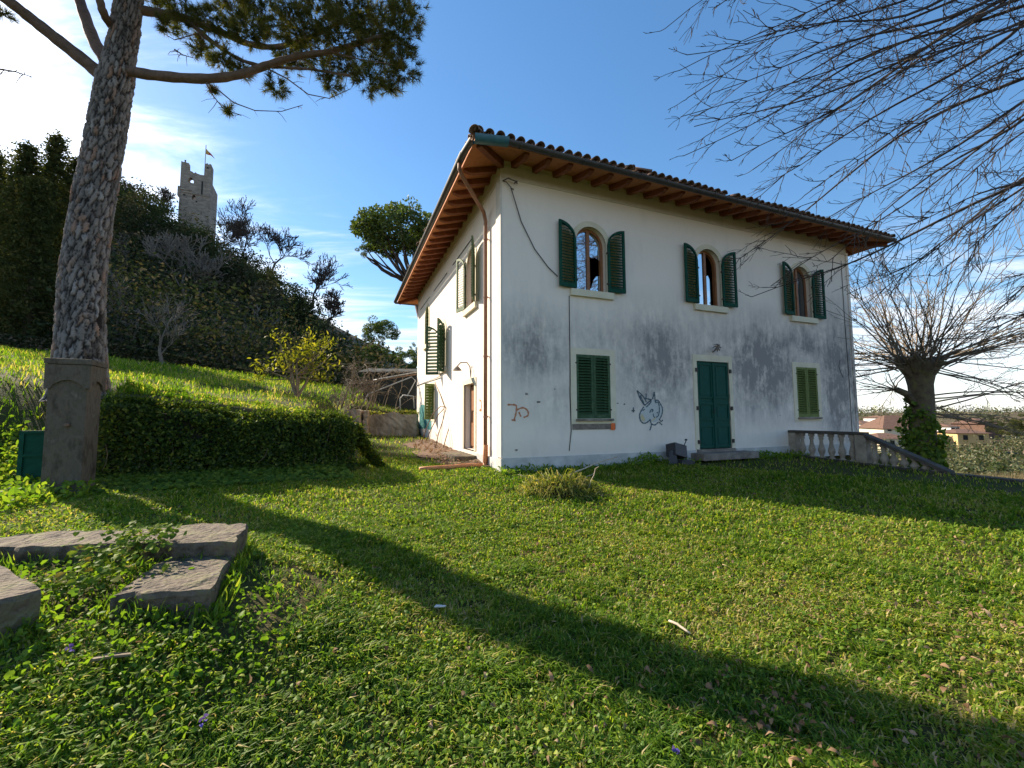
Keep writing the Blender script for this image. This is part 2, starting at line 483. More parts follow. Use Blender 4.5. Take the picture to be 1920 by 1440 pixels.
MAT = dict(
    plaster=plaster_material(),
    cream=M('cream_surround', [(.60, .55, .41), (.72, .66, .50)], 3, .85, .15, 40),
    plinth=M('plinth', [(.36, .35, .33), (.60, .59, .57)], 2.5, .9, .4, 20),
    quoin=M('quoin', [(.56, .52, .46), (.68, .635, .57)], 3, .9, .2, 30),
    rafter=M('rafter_wood', [(.17, .055, .028), (.30, .10, .05)], 6, .8, .3, 40, stretch=(1, 1, 1)),
    soffit=M('terracotta_soffit', [(.36, .12, .045), (.52, .20, .08), (.44, .17, .07)], 5, .88, .25, 30),
    tile=M('roof_tile', [(.05, .04, .035), (.16, .10, .07), (.25, .15, .10), (.10, .085, .065)], 5, .9, .4, 30),
    gutter=M('gutter_metal', [(.030, .030, .032), (.07, .065, .062)], 5, .5, .1, 30, spec=.5),
    blue_metal=M('blue_gutter', [(.02, .10, .15), (.05, .17, .22)], 8, .45, .1, 30, spec=.5),
    pipe=M('pipe_brown', [(.20, .095, .055), (.30, .15, .09)], 5, .6, .1, 30),
    orange_pipe=M('orange_pipe', [(.48, .17, .06), (.62, .26, .11)], 5, .55, .1, 30),
    green=M('shutter_green', [(.25, (.05, .10, .075)), (.33, (.005, .046, .030)), (.6, (.008, .072, .047)), (.74, (.018, .095, .066))], 9, .7, .12, 50, spec=.15),
    green_old=M('shutter_green_faded', [(.018, .052, .022), (.035, .085, .036), (.085, .135, .075)], 11, .65, .2, 40),
    green_olive=M('shutter_olive', [(.10, .14, .032), (.16, .205, .055)], 8, .65, .2, 40),
    green_pale=M('shutter_pale_green', [(.045, .085, .04), (.10, .15, .075), (.17, .21, .12)], 8, .7, .2, 40),
    green_door=M('door_green', [(0.2, (.20, .27, .20)), (.30, (.008, .062, .046)), (.6, (.010, .072, .054)), (.72, (.016, .09, .066))], 5, .65, .15, 40, spec=.15, stretch=(1.5, 1, .8)),
    wood=M('window_wood', [(.21, .085, .035), (.32, .14, .06)], 10, .5, .1, 50, spec=.4),
    iron=M('iron', [(.02, .018, .017), (.06, .05, .045)], 14, .6, .2, 60),
    glass=glass_material('window_glass', .62),
    glass_dark=glass_material('window_glass_dark', .12),
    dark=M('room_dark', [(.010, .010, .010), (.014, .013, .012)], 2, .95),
    curtain=M('brown_blind', [(.30, .14, .05), (.40, .20, .08)], 4, .7, stretch=(6, 6, .4)),
    stone=M('weathered_stone', [(.12, .10, .085), (.22, .185, .155), (.31, .27, .23)], 4, .92, .8, 22, dist=.02),
    stone_lit=M('step_stone', [(.030, .024, .017), (.085, .067, .048), (.145, .112, .082), (.15, .135, .07), (.23, .185, .145)], 6, .92, 1.0, 24, dist=.03),  # the steps' own brown stone with mossy tints
    pillar=M('pillar_render', [(.030, .024, .016), (.080, .063, .044), (.135, .108, .078), (.10, .085, .06), (.21, .175, .135)], 5, .93, 1.0, 26, dist=.03, stretch=(1, 1, .45)),
    baluster=M('cast_stone', [(.20, .17, .13), (.36, .32, .26)], 6, .9, .5, 30),
    kerb=M('dark_kerb', [(.045, .04, .034), (.10, .09, .075)], 5, .92, .5, 30),
    oldwall=M('old_render_wall', [(.17, .12, .075), (.34, .26, .18), (.46, .38, .29)], 2.6, .95, .8, 14, stretch=(1, 1, .45), dist=.03),
    tower=M('tower_stone', [(.17, .14, .11), (.27, .23, .185), (.38, .33, .27)], .9, .95, 1.0, 2.2, dist=.25, stretch=(1, 1, 2.2)),
    black_plastic=M('black_plastic', [(.018, .018, .022), (.035, .034, .042)], 9, .45, .1, 40, spec=.4),
    bark=bark_material(),
    twig=M('twig_bark', [(.13, .095, .06), (.26, .20, .135)], 9, .8, .2, 40),
    twig_dark=M('dark_twig_bark', [(.035, .026, .02), (.075, .055, .042)], 9, .8, .2, 40),
    twig_grey=M('grey_twig_bark', [(.11, .095, .078), (.20, .175, .145)], 5, .85),
    pollard=M('pollard_bark', [(.06, .045, .03), (.13, .10, .065), (.15, .15, .05)], 4, .9, .8, 14, dist=.04),
    pine_limb=M('pine_limb', [(.085, .058, .043), (.18, .125, .095)], 8, .85, .6, 30, dist=.02),
    soil=M('soil', [(.10, .06, .038), (.20, .125, .08)], 5, .95, .8, 30, dist=.03),
    rust=M('rusty_iron', [(.11, .06, .035), (.24, .16, .11)], 9, .75, .2, 40),
    grey_pipe=M('grey_pipe', [(.30, .30, .29), (.45, .45, .43)], 6, .5, spec=.4),
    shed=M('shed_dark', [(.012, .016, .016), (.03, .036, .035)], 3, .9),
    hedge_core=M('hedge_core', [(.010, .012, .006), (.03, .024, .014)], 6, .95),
    teal=M('teal_paint', [(.02, .17, .17), (.07, .28, .27)], 8, .7),
    spray_dark=M('spray_navy', [(.05, .085, .11), (.10, .16, .19)], 12, .7),
    spray_pale=M('spray_pale_blue', [(.46, .50, .49), (.58, .58, .56)], 7, .85),
    spray_orange=M('spray_orange', [(.42, .16, .08), (.56, .26, .15)], 12, .75),
    spray_yellow=M('spray_ochre', [(.55, .46, .26), (.60, .52, .36)], 9, .8),
    orange_tag=M('orange_sticker', [(.70, .13, .03), (.80, .18, .05)], 9, .6),
    flag_red=M('flag_red', [(.42, .06, .04), (.5, .09, .06)], 6, .8),
    flag_yellow=M('flag_yellow', [(.55, .33, .07), (.6, .4, .12)], 6, .8),
    flag_black=M('flag_black', [(.02, .02, .03), (.03, .03, .04)], 6, .8),
    stick=M('dead_wood', [(.42, .33, .24), (.58, .48, .37)], 12, .85, .3, 60),
    paper=M('pale_scrap', [(.5, .5, .5), (.62, .62, .61)], 12, .7),
    house_wall=M('far_house_wall', [(.58, .50, .36), (.68, .60, .45)], .4, .9),
    house_ochre=M('far_house_ochre', [(.52, .36, .16), (.60, .43, .20)], .4, .9),
    house_white=M('far_house_white', [(.62, .60, .57), (.7, .68, .64)], .4, .9),
    far_roof=M('far_roof', [(.10, .058, .042), (.165, .095, .066)], 1.5, .9),
    lf_hedge=leafmat('hedge_leaf', [(0, (.022, .042, .009)), (.5, (.050, .088, .014)), (.8, (.12, .165, .022)), (1, (.25, .22, .04))], .38, .010, .4),
    lf_ivy=leafmat('ivy_leaf', [(0, (.050, .100, .014)), (.5, (.105, .18, .022)), (.9, (.20, .26, .03)), (1, (.28, .19, .055))], .45, .010, .45),
    lf_grass=leafmat('grass_blade', [(0, (.080, .165, .014)), (.4, (.195, .305, .024)), (.7, (.355, .40, .05)), (.86, (.44, .37, .11)), (1, (.56, .44, .24))], .55, .012, .5),
    lf_weed=leafmat('weed_leaf', [(0, (.075, .165, .016)), (.6, (.18, .285, .027)), (1, (.33, .37, .05))], .5, .014, .5),
    lf_dead=leafmat('dead_leaf', [(0, (.13, .075, .04)), (.5, (.25, .155, .085)), (1, (.40, .28, .18))], .2, .01, .5, (1.1, 1, .8)),
    lf_pine=leafmat('pine_needle', [(0, (.040, .055, .014)), (.6, (.095, .105, .024)), (1, (.20, .16, .05))], .3, .015, .5),
    lf_shrub=leafmat('loquat_leaf', [(0, (.08, .10, .010)), (.6, (.16, .17, .016)), (1, (.28, .25, .03))], .6, .02, .45),
    lf_wood=leafmat('wood_leaf', [(0, (.022, .034, .018)), (.4, (.048, .066, .030)), (.65, (.095, .085, .052)), (1, (.16, .13, .095))], .12, .0, .5),
    lf_conifer=leafmat('conifer_leaf', [(0, (.032, .044, .018)), (.6, (.068, .078, .028)), (1, (.16, .14, .06))], .3, .0, .5),
    lf_far=leafmat('valley_leaf', [(0, (.035, .055, .022)), (.5, (.07, .085, .035)), (.8, (.12, .11, .05)), (1, (.16, .13, .075))], .25, .02, .5),
    lf_round=leafmat('round_pine_leaf', [(0, (.04, .068, .014)), (.6, (.085, .125, .022)), (1, (.19, .21, .04))], .3, .03, .5),
    lf_reed=leafmat('dry_reed', [(0, (.26, .18, .08)), (.6, (.42, .30, .14)), (1, (.5, .4, .22))], .35, .02, .5, (1, 1, 1)),
    lf_heap=leafmat('cut_grass', [(0, (.08, .12, .02)), (.5, (.22, .24, .045)), (1, (.42, .35, .13))], .45, .012, .5),
    pansy=leafmat('violet_petal', [(0, (.10, .06, .35)), (1, (.18, .12, .5))], .3, .02),
)


def ground_material():
    m, nt, N, L, out = nodes('ground')
    p = N('ShaderNodeBsdfPrincipled'); p.inputs['Roughness'].default_value = .95; p.inputs['Specular IOR Level'].default_value = .1
    tc = N('ShaderNodeTexCoord')
    n = N('ShaderNodeTexNoise'); n.inputs['Scale'].default_value = .9; n.inputs['Detail'].default_value = 12; n.inputs['Roughness'].default_value = .75
    L(tc.outputs['Object'], n.inputs['Vector'])
    r = ramp(N, [(.3, (.035, .050, .010)), (.5, (.060, .062, .018)), (.62, (.090, .072, .032)), (.75, (.13, .092, .052))])
    L(n.outputs['Fac'], r.inputs[0])
    # fields, scrub and bare woods of the open country beyond the garden
    nf_ = N('ShaderNodeTexNoise'); nf_.inputs['Scale'].default_value = .035; nf_.inputs['Detail'].default_value = 10; nf_.inputs['Roughness'].default_value = .75
    L(tc.outputs['Object'], nf_.inputs['Vector'])
    rf = ramp(N, [(.34, (.050, .052, .026)), (.46, (.090, .075, .042)), (.55, (.115, .085, .055)), (.66, (.075, .080, .035))]); L(nf_.outputs['Fac'], rf.inputs[0])
    ln_ = N('ShaderNodeVectorMath'); ln_.operation = 'LENGTH'; L(tc.outputs['Object'], ln_.inputs[0])
    mr = N('ShaderNodeMapRange'); L(ln_.outputs['Value'], mr.inputs['Value']); mr.inputs['From Min'].default_value = 30; mr.inputs['From Max'].default_value = 45
    mx = N('ShaderNodeMix'); mx.data_type = 'RGBA'; L(mr.outputs[0], mx.inputs[0]); L(r.outputs[0], mx.inputs[6]); L(rf.outputs[0], mx.inputs[7])
    L(mx.outputs[2], p.inputs['Base Color'])
    n2 = N('ShaderNodeTexNoise'); n2.inputs['Scale'].default_value = 25; n2.inputs['Detail'].default_value = 8
    L(tc.outputs['Object'], n2.inputs['Vector'])
    b = N('ShaderNodeBump'); b.inputs['Strength'].default_value = .8; b.inputs['Distance'].default_value = .03
    L(n2.outputs['Fac'], b.inputs['Height']); L(b.outputs[0], p.inputs['Normal'])
    L(p.outputs[0], out.inputs[0]); return m


MAT['ground'] = ground_material()

# ------------------------------------------------------------------ ground shape


class TPS:
    def __init__(s, pts, lam=1e-3):
        P = np.array(pts, float); s.p = P[:, :2]; n = len(P)
        K = s.k(np.linalg.norm(s.p[:, None] - s.p[None], axis=2)) + lam * np.eye(n)
        A = np.zeros((n + 3, n + 3)); A[:n, :n] = K; A[:n, n] = 1; A[:n, n + 1:] = s.p; A[n:, :n] = A[:n, n:].T
        s.w = np.linalg.solve(A, np.concatenate([P[:, 2], np.zeros(3)]))

    @staticmethod
    def k(r): return np.where(r > 1e-9, r * r * np.log(r + 1e-12), 0)

    def __call__(s, x, y):
        q = np.stack([x, y], -1); sh = q.shape[:-1]; q = q.reshape(-1, 2)
        o = np.empty(len(q)); n = len(s.p)
        for i in range(0, len(q), 50000):
            c = q[i:i + 50000]
            o[i:i + 50000] = s.k(np.linalg.norm(c[:, None] - s.p[None], axis=2)) @ s.w[:n] + s.w[n] + c @ s.w[n + 1:]
        return o.reshape(sh)


LAWN = TPS([(0, -3, -1.55), (-6, -3, -1.5), (8, -3, -1.55), (0, 1, -1.5), (3, 2, -1.5), (-3, 1.6, -1.22), (-6, 1, -1.35), (0, 4, -1.42), (3, 4, -1.45), (6, 4, -1.46),
            (-3, 4.3, -1.15), (-5.5, 4.5, -1.06), (-1.7, 2.4, -1.165), (-2.6, 2.5, -1.09), (-2.0, 3.2, -1.08), (-3.4, 3.2, -1.02), (-1.0, 3.2, -1.32), (-1.0, 2.0, -1.42), (0, 6.5, -1.31), (4, 6.5, -1.34), (8, 6, -1.38), (-.3, 8.8, -1.18), (5, 10.8, -1.16), (8, 12.2, -1.15),
            (9.3, 9.2, -1.27), (10, 8, -1.31), (13, 2, -1.45), (-6.2, 6, -1.08), (-4.5, 7, -1.10), (-3, 8, -1.12), (-2, 9.5, -1.12),
            (-2.2, 11.5, -1.04), (-3, 14, -.96), (-4.4, 17.4, -.78), (-5.5, 16, -.8), (0, 15, -1.0), (6, 20, -1.0), (10, 16, -1.2), (-3, 25, -.7), (8, 30, -1.2)])
TERR = TPS([(-4.8, 9.6, .16), (-6, 9, .36), (-7.5, 7.5, .52), (-8.5, 10, .70), (-6.2, 13, .52), (-4.9, 12, .34), (-9, 15, 1.0), (-13.3, 24, 2.05), (-23, 24, 3.4), (-29, 24, 3.6),
            (-11, 9, .92), (-8, 6.6, .1), (-9.5, 5.0, .0), (-14, 6, .9), (-16, 14, 1.8), (-25, 14, 2.9), (-5, 18.2, .15), (-6, 26, .8), (-10, 26, 1.7), (-4, 30, .5), (-30, 4, 1.5), (-16, 0, .6)])
POLY = np.array([(-70, -1.0), (-9.6, 4.2), (-6.9, 6.55), (-3.7, 8.75), (-4.8, 11.5), (-6.7, 17.1), (-6.7, 17.75), (-3.9, 17.75), (-3.9, 80), (-70, 80)], float)
E0 = np.array([8.05, 12.28]); E1 = np.array([.42, -.9075])   # edge of the lawn over the valley


def poly_sd(x, y):
    x = np.asarray(x, float); y = np.asarray(y, float)
    d = np.full(x.shape, 1e9); ins = np.zeros(x.shape, bool)
    for i in range(len(POLY)):
        a = POLY[i]; b = POLY[(i + 1) % len(POLY)]; e = b - a
        t = np.clip(((x - a[0]) * e[0] + (y - a[1]) * e[1]) / (e @ e), 0, 1)
        d = np.minimum(d, np.hypot(x - a[0] - t * e[0], y - a[1] - t * e[1]))
        c = ((a[1] > y) != (b[1] > y)) & (x < (b[0] - a[0]) * (y - a[1]) / (b[1] - a[1] + 1e-12) + a[0])
        ins ^= c
    return np.where(ins, d, -d)


def sst(a, b, v):
    t = np.clip((v - a) / (b - a), 0, 1); return t * t * (3 - 2 * t)


HX = np.array([-300, -140, -100, -82, -66, -50, -40, -34, -28, -20, -10, 60.])
HZ = np.array([46, 50, 48, 43, 34, 21, 13.2, 8.2, 4.2, 1.2, 0, 0.])


def edge_s(x, y):
    """signed distance beyond the lawn edge (positive = on the valley side)"""
    s = (x - E0[0]) * (-E1[1]) + (y - E0[1]) * E1[0]
    return s


def ground_h(x, y):
    x = np.asarray(x, float); y = np.asarray(y, float)
    xc = np.clip(x, -32, 16); yc = np.clip(y, -6, 32)
    g = LAWN(np.clip(x, -9, 14), np.clip(y, -4, 30)); t = TERR(xc, np.clip(yc, 0, 27))
    sd = poly_sd(x, y)
    w = np.where(x < -6.9, np.clip(.55 + (-6.9 - x) * 2.4, .55, 4.2), .55)
    z = g + (t - g) * sst(-.05, 1, sd / w)
    # wooded hill to the left
    ramp_ = np.clip((y - 27) / 60, 0, 1) ** .62
    hill = np.interp(x, HX, HZ) * ramp_
    z = z + hill
    # valley beyond the lawn edge, and everything behind the house
    s = edge_s(x, y)
    side = np.where(y > 13.4, np.maximum(s, 0) * 0 + (x - 11.8), s)
    v = np.maximum(side, 0)
    drop = 1.5 * sst(.12, .5, v) + .16 * np.clip(v - .5, 0, 45) + .02 * np.clip(v - 45, 0, 60)
    back = np.clip(y - 34, 0, 50) * .12 * sst(-45, -15, x)
    far = np.hypot(x, y)
    rise = sst(110, 420, far) * (9.5 + 4 * np.sin(x * .006 + 1.0) + 3 * np.sin(y * .009))
    z = z - np.maximum(drop, back * (x > -60)) + rise * (hill < 5)
    return z + CZ


def gh(x, y): return float(ground_h(np.array([x]), np.array([y]))[0])


def build_ground():
    def axis(a, b, da, db, near, step, k=1.13):
        c = list(np.arange(a, b + 1e-6, step))
        s = step
        v = a
        while v > da: s *= k; v -= s; c.insert(0, v)
        s = step; v = b
        while v < db: s *= k; v += s; c.append(v)
        return np.array(c)
    X = axis(-14, 13, -2200, 2200, 0, .22); Y = axis(0, 20, -300, 2600, 0, .22)
    gx, gy = np.meshgrid(X, Y)
    z = ground_h(gx, gy)
    near = np.exp(-(np.hypot(gx, gy) / 18) ** 2)
    z += near * (.022 * wav(gx, gy, 1.7, 1) + .012 * wav(gx, gy, 5, 2))
    V = np.stack([gx, gy, z], -1).reshape(-1, 3)
    nx, ny = len(X), len(Y)
    i = (np.arange(ny - 1)[:, None] * nx + np.arange(nx - 1)[None]).ravel()
    Fc = np.stack([i, i + 1, i + 1 + nx, i + nx], 1)
    o = np_obj('ground', V, Fc, MAT['ground'], smooth=True)
    o['kind'] = 'structure'
    o['label'] = 'grassy ground with lawn, bank, hill and valley'


build_ground()

# ------------------------------------------------------------------ the house
HW, HL, OV = 12.0, 11.1, .845
YAW = R(21.85)
ZH = CZ - .874 - .35                 # local z 0 = foot of the plinth
house = empty('house', (-.213, 8.967, ZH), YAW)
tag(house, 'two-storey white stuccoed villa with green shutters, stained walls and tiled hip roof', 'house')
HM = Matrix.Translation((-.213, 8.967, ZH)) @ Matrix.Rotation(YAW, 4, 'Z')
HMI = HM.inverted()
WT = 7.0                             # wall top


def arch_loop(c, hw, z0, zs, n=14):
    """opening outline (2D): flat bottom z0, springing zs, round head"""
    L = [(c - hw, z0), (c + hw, z0)]
    for k in range(n + 1):
        t = math.pi * k / n
        L.append((c + hw * math.cos(t), zs + hw * math.sin(t)))
    return L


def rect_loop(c, hw, z0, z1): return [(c - hw, z0), (c + hw, z0), (c + hw, z1), (c - hw, z1)]


def wall_panel(width, z0, z1, holes, to3, depth_vec, mb):
    loops = [[Vector((a, b, 0)) for a, b in [(0, z0), (width, z0), (width, z1), (0, z1)]]]
    loops += [[Vector((a, b, 0)) for a, b in h] for h in holes]
    flat = [p for l in loops for p in l]
    i = len(mb.v); mb.v += [tuple(to3(p.x, p.y)) for p in flat]
    for t in tessellate_polygon(loops): mb.f.append(tuple(i + k for k in t))
    dv = Vector(depth_vec)
    for h in holes:
        for k in range(len(h)):
            a = Vector(to3(*h[k])); b = Vector(to3(*h[(k + 1) % len(h)]))
            mb.quad(a, b, b + dv, a + dv)


FC = [HW / 2 - 3.725, HW / 2, HW / 2 + 3.725]           # window axes on the front
UP0, UPS, UPH = 4.18, 5.33, .42                         # arched windows: sill, springing, half width
SV = [2.35, 8.75]                                       # arched windows on the side
STV, ST0, STS = 5.75, 2.88, 4.02                        # stair window on the side
front_holes = [arch_loop(c, UPH, UP0, UPS) for c in FC] + [rect_loop(FC[0], .46, 1.17, 2.65), rect_loop(FC[2], .46, 1.17, 2.65), rect_loop(FC[1], .57, .36, 2.66)]
side_holes = [arch_loop(v, UPH, UP0, UPS) for v in SV] + [arch_loop(STV, .42, ST0, STS), rect_loop(2.5, .5, .36, 2.1), rect_loop(7.4, .35, 1.14, 2.44)]
f3 = lambda a, z: (a, 0, z)
s3 = lambda a, z: (0, a, z)
mb = MB()
wall_panel(HW, .0, WT, front_holes, f3, (0, .24, 0), mb)
wall_panel(HL, .0, WT, side_holes, s3, (.24, 0, 0), mb)
mb.quad((HW, 0, 0), (HW, HL, 0), (HW, HL, WT), (HW, 0, WT))
mb.quad((0, HL, 0), (HW, HL, 0), (HW, HL, WT), (0, HL, WT))
mb.build('wall', MAT['plaster'], house)
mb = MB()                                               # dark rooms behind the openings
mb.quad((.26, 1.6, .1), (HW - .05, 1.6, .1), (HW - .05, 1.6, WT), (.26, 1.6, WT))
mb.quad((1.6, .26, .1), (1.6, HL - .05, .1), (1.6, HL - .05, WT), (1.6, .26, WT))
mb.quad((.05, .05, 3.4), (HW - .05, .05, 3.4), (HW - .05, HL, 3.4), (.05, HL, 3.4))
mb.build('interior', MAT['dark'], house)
mb = MB()                                               # plinth band, a little proud of the wall
mb.box((FC[1] / 2 - .39, -.02, .17), (FC[1] - .70, .04, .35)); mb.box((HW - (HW - FC[1] - .7) / 2, -.02, .17), (HW - FC[1] - .70, .04, .35))
mb.box((-.02, 1.0, .16), (.04, 2.02, .33)); mb.box((-.02, HL / 2 + 1.5, .13), (.04, HL - 3.0, .27))
mb.build('plinth', MAT['plinth'], house)
mb = MB(); mb.box((-.0125, .14, (.36 + 6.8) / 2), (.035, .30, 6.44)); mb.build('corner_strip', MAT['quoin'], house)
mb = MB(); mb.box((HW + .0, -.008, 3.4), (.10, .04, 6.2)); mb.build('corner_strip', MAT['plaster'], house)


def ring(mb, inner, outer, to3, out_vec):
    """flat moulding between two outlines with the same number of points"""
    n = len(inner); o = Vector(out_vec)
    I = [Vector(to3(*p)) for p in inner]; O = [Vector(to3(*p)) for p in outer]
    for k in range(n):
        a, b = k, (k + 1) % n
        mb.quad(I[a] + o, I[b] + o, O[b] + o, O[a] + o)
        mb.quad(O[a], O[b], O[b] + o, O[a] + o)
        mb.quad(I[a] - o * 2, I[b] - o * 2, I[b] + o, I[a] + o)


def arched_window(c, to3, inward, outward, z0, zs, hw, mode, label=None):
    """surround as the part; sill, sash frame, mullion and panes below it"""
    mb = MB()
    ring(mb, arch_loop(c, hw, z0, zs), arch_loop(c, hw + .13, z0 - .0, zs), to3, Vector(outward) * .02)
    w = mb.build('window', MAT['cream'], house)
    if label: w['label'] = label
    IN = Vector(inward)
    mb = MB(); P = Vector(to3(c, z0 - .085)); along = Vector(to3(1, 0)) - Vector(to3(0, 0))
    q = Matrix((along, IN, Vector((0, 0, 1)))).transposed()
    mb.box(P - IN * .03, ((hw + .17) * 2, .10, .16), q); mb.build('sill', MAT['cream'], w, bevel=.006)
    # outer frame of the sash
    mb = MB(); d = IN * .16
    A = arch_loop(c, hw - .065, z0 + .06, zs); B = arch_loop(c, hw, z0, zs)
    sh = lambda a, z: Vector(to3(a, z)) + d
    ring(mb, A, B, sh, -IN * .03)
    mb.build('sash_frame', MAT['wood'], w)
    mb = MB(); mb.box(Vector(to3(c, (z0 + zs + hw) / 2)) + IN * .15, (.085, .05, zs + hw - z0 - .02), q)
    mb.build('mullion', MAT['wood'], w)
    # panes, left and right half
    hwp = hw - .055
    for sgn in (-1, 1):
        pts = [(c + sgn * .03, z0 + .05), (c + sgn * hwp, z0 + .05)]
        for k in range(9):
            t = math.pi / 2 * k / 8
            x = hwp * math.cos(t)
            pts.append((c + sgn * max(x, .03), zs + hwp * math.sin(t)))
        if mode == 'broken' and sgn == 1:
            # a jagged hole in the middle of the pane: glass left above and below
            lo = [(c + .03, z0 + .05), (c + hwp, z0 + .05), (c + hwp, z0 + .46), (c + .24, z0 + .44), (c + .16, z0 + .34), (c + .09, z0 + .13), (c + .03, z0 + .10)]
            hi = [(c + .03, z0 + .93), (c + .12, z0 + .87), (c + .22, z0 + .90), (c + hwp, z0 + .82)] + pts[2:]
            for pp in (lo, hi):
                mb = MB(); mb.quad(*[Vector(to3(*p)) + IN * .155 for p in pp]); mb.build('pane', MAT['glass'], w)
        elif mode == 'blind':
            mb = MB(); mb.quad(*[Vector(to3(*p)) + IN * .155 for p in pts]); mb.build('pane', MAT['glass_dark' if sgn > 0 else 'curtain'], w)
        elif mode == 'half' and sgn == 1:
            mb = MB(); mb.quad(*[Vector(to3(*p)) + IN * .155 for p in [(c + .03, z0 + .05), (c + .22, z0 + .05), (c + .22, z0 + .72), (c + .13, z0 + .9), (c + .03, z0 + .86)]]); mb.build('pane', MAT['glass'], w)
        elif mode != 'dark':
            mb = MB(); mb.quad(*[Vector(to3(*p)) + IN * .155 for p in pts]); mb.build('pane', MAT['glass'], w)
    return w


SLAT = {}


def shutter(hinge, along, outward, w, z0, z_hinge, z_free, mat, slats=20, arch=True, label=None, panels=None):
    """One leaf: hinge stile at hinge (2D plan point), growing along `along`; top rises from z_hinge to z_free
    as a quarter arch. Slats are sub-parts, tilted."""
    H = Vector((hinge[0], hinge[1], 0)); A = Vector((along[0], along[1], 0)).normalized(); O = Vector((outward[0], outward[1], 0)).normalized()
    th = .042; st = .062
    mb = MB()

    def P(a, z, o=0.0): return H + A * a + O * o + Vector((0, 0, z))

    def top(a):
        if not arch: return z_hinge
        t = min(max(a / w, 0), 1)
        return z_hinge + (z_free - z_hinge) * math.sqrt(max(0, 1 - (1 - t) ** 2))

    n = 10 if arch else 1
    outer = [(0, z0), (w, z0)] + [(w * (1 - k / n), top(w * (1 - k / n))) for k in range(n + 1)]
    def inn(a): return min(max(a, st), w - st)
    inner = [(st, z0 + .10), (w - st, z0 + .10)]
    for k in range(n + 1):
        a = st + (w - 2 * st) * (1 - k / n)
        inner.append((a, top(a) - .07))
    m = len(outer)
    for k in range(m):
        a, b = k, (k + 1) % m
        for o_, rev in ((th, False), (0, True)):
            q = [P(*inner[a], o_), P(*inner[b], o_), P(*outer[b], o_), P(*outer[a], o_)]
            mb.quad(*(q[::-1] if rev else q))
        mb.quad(P(*outer[a], 0), P(*outer[b], 0), P(*outer[b], th), P(*outer[a], th))
        mb.quad(P(*inner[a], th), P(*inner[b], th), P(*inner[b], 0), P(*inner[a], 0))
    leaf = mb.build('shutter', mat, house); leaf.rotation_euler = (random.uniform(-.0012, .0012), random.uniform(-.0012, .0012), 0)
    if label: leaf['label'] = label
    zt = max(z for a, z in inner); hgt = zt - (z0 + .10)
    q = Matrix((A, O, Vector((0, 0, 1)))).transposed()
    tilt = q @ Matrix.Rotation(R(-38), 3, 'X')
    dz = hgt / slats
    for k in range(slats):
        z = z0 + .10 + dz * (k + .5)
        a0 = st
        if arch:
            while a0 < w - st and top(a0) - .075 < z + dz * .2: a0 += .008
        if w - st - a0 < .05: continue
        ln = round((w - st - a0) * 50) / 50 + .012
        key = (mat.name, ln, round(dz, 3))
        if key not in SLAT:
            b = MB().box((0, 0, 0), (ln, dz * 1.25, .008)); me = b.mesh('slat'); me.materials.append(mat); SLAT[key] = me
        s = link(bpy.data.objects.new('slat', SLAT[key]), leaf)
        s.matrix_local = Matrix.Translation(P((a0 + w - st) / 2, z, th * .5)) @ tilt.to_4x4()
    # hinge straps
    for z in (z0 + .2, z_hinge - .2): MB().box(P(-.0, z, th * .5), (.05, .06, .035), q).build('hinge', MAT['iron'], leaf)
    return leaf


fout, fin = (0, -1, 0), (0, 1, 0)
sout, sin_ = (-1, 0, 0), (1, 0, 0)
modes = ['broken', 'half', 'blind']
names = ['arched window with a broken pane', 'arched window with its right pane half missing', 'arched window with a brown blind behind the glass']
for c, md, nm in zip(FC, modes, names):
    arched_window(c, f3, fin, fout, UP0, UPS, UPH, md, nm)
    for sg in (-1, 1):
        ang = R(4 + random.random() * 5)
        al = (sg * math.cos(ang), -math.sin(ang), 0); ou = (-math.sin(ang) * sg, -math.cos(ang), 0)
        shutter((c + sg * (UPH + .02), -.035), al, ou, .47, UP0 + .01, UPS + .02, UPS + .42, MAT['green'], 20)
for i, v in enumerate(SV):
    arched_window(v, s3, sin_, sout, UP0, UPS, UPH, 'dark')
    if i == 0:
        for sg, ang in ((-1, 22), (1, 14)):
            ang = R(ang)
            al = (-math.sin(ang), sg * math.cos(ang), 0); ou = (-math.cos(ang), -math.sin(ang) * sg, 0)
            shutter((-.035, v + sg * (UPH + .02)), al, ou, .47, UP0 + .01, UPS + .02, UPS + .42, MAT['green_pale'], 20)
    else:
        for sg in (-1, 1):
            shutter((.1, v + sg * UPH), (0, -sg, 0), (-1, 0, 0), .41, UP0 + .04, UPS, UPS + .38, MAT['green_olive'], 9)
arched_window(STV, s3, sin_, sout, ST0, STS, .42, 'dark')
for sg, ang in ((-1, 40), (1, 62)):                      # the stair window's leaves stand away from the wall
    ang = R(ang)
    al = (-math.sin(ang), sg * math.cos(ang), 0); ou = (-math.cos(ang), -math.sin(ang) * sg, 0)
    shutter((-.04, STV + sg * .44), al, ou, .47, ST0 - .18, STS, STS + .40, MAT['green_old'], 13)


def square_window(c, to3, inward, outward, z0, z1, hw, band, mat, leaves_n=20):
    mb = MB()
    ring(mb, rect_loop(c, hw, z0, z1), [(c - hw - band, z0 - .12), (c + hw + band, z0 - .12), (c + hw + band, z1 + band), (c - hw - band, z1 + band)], to3, Vector(outward) * .018)
    w = mb.build('window', MAT['cream'], house)
    a = Vector(to3(1, 0)) - Vector(to3(0, 0)); O = Vector(outward)
    mb = MB(); q = Matrix((a, -O, Vector((0, 0, 1)))).transposed()
    mb.box(Vector(to3(c, z0 - .03)) + O * .03, (hw * 2 + .06, .12, .05), q); mb.build('sill', MAT['stone'], w)
    base = Vector(to3(c, 0)) - O * .03
    for sg in (-1, 1):
        h = base + a * (sg * hw)
        shutter((h.x, h.y), a * (-sg), O, hw - .004, z0, z1, z1, mat, leaves_n, arch=False)
    return w


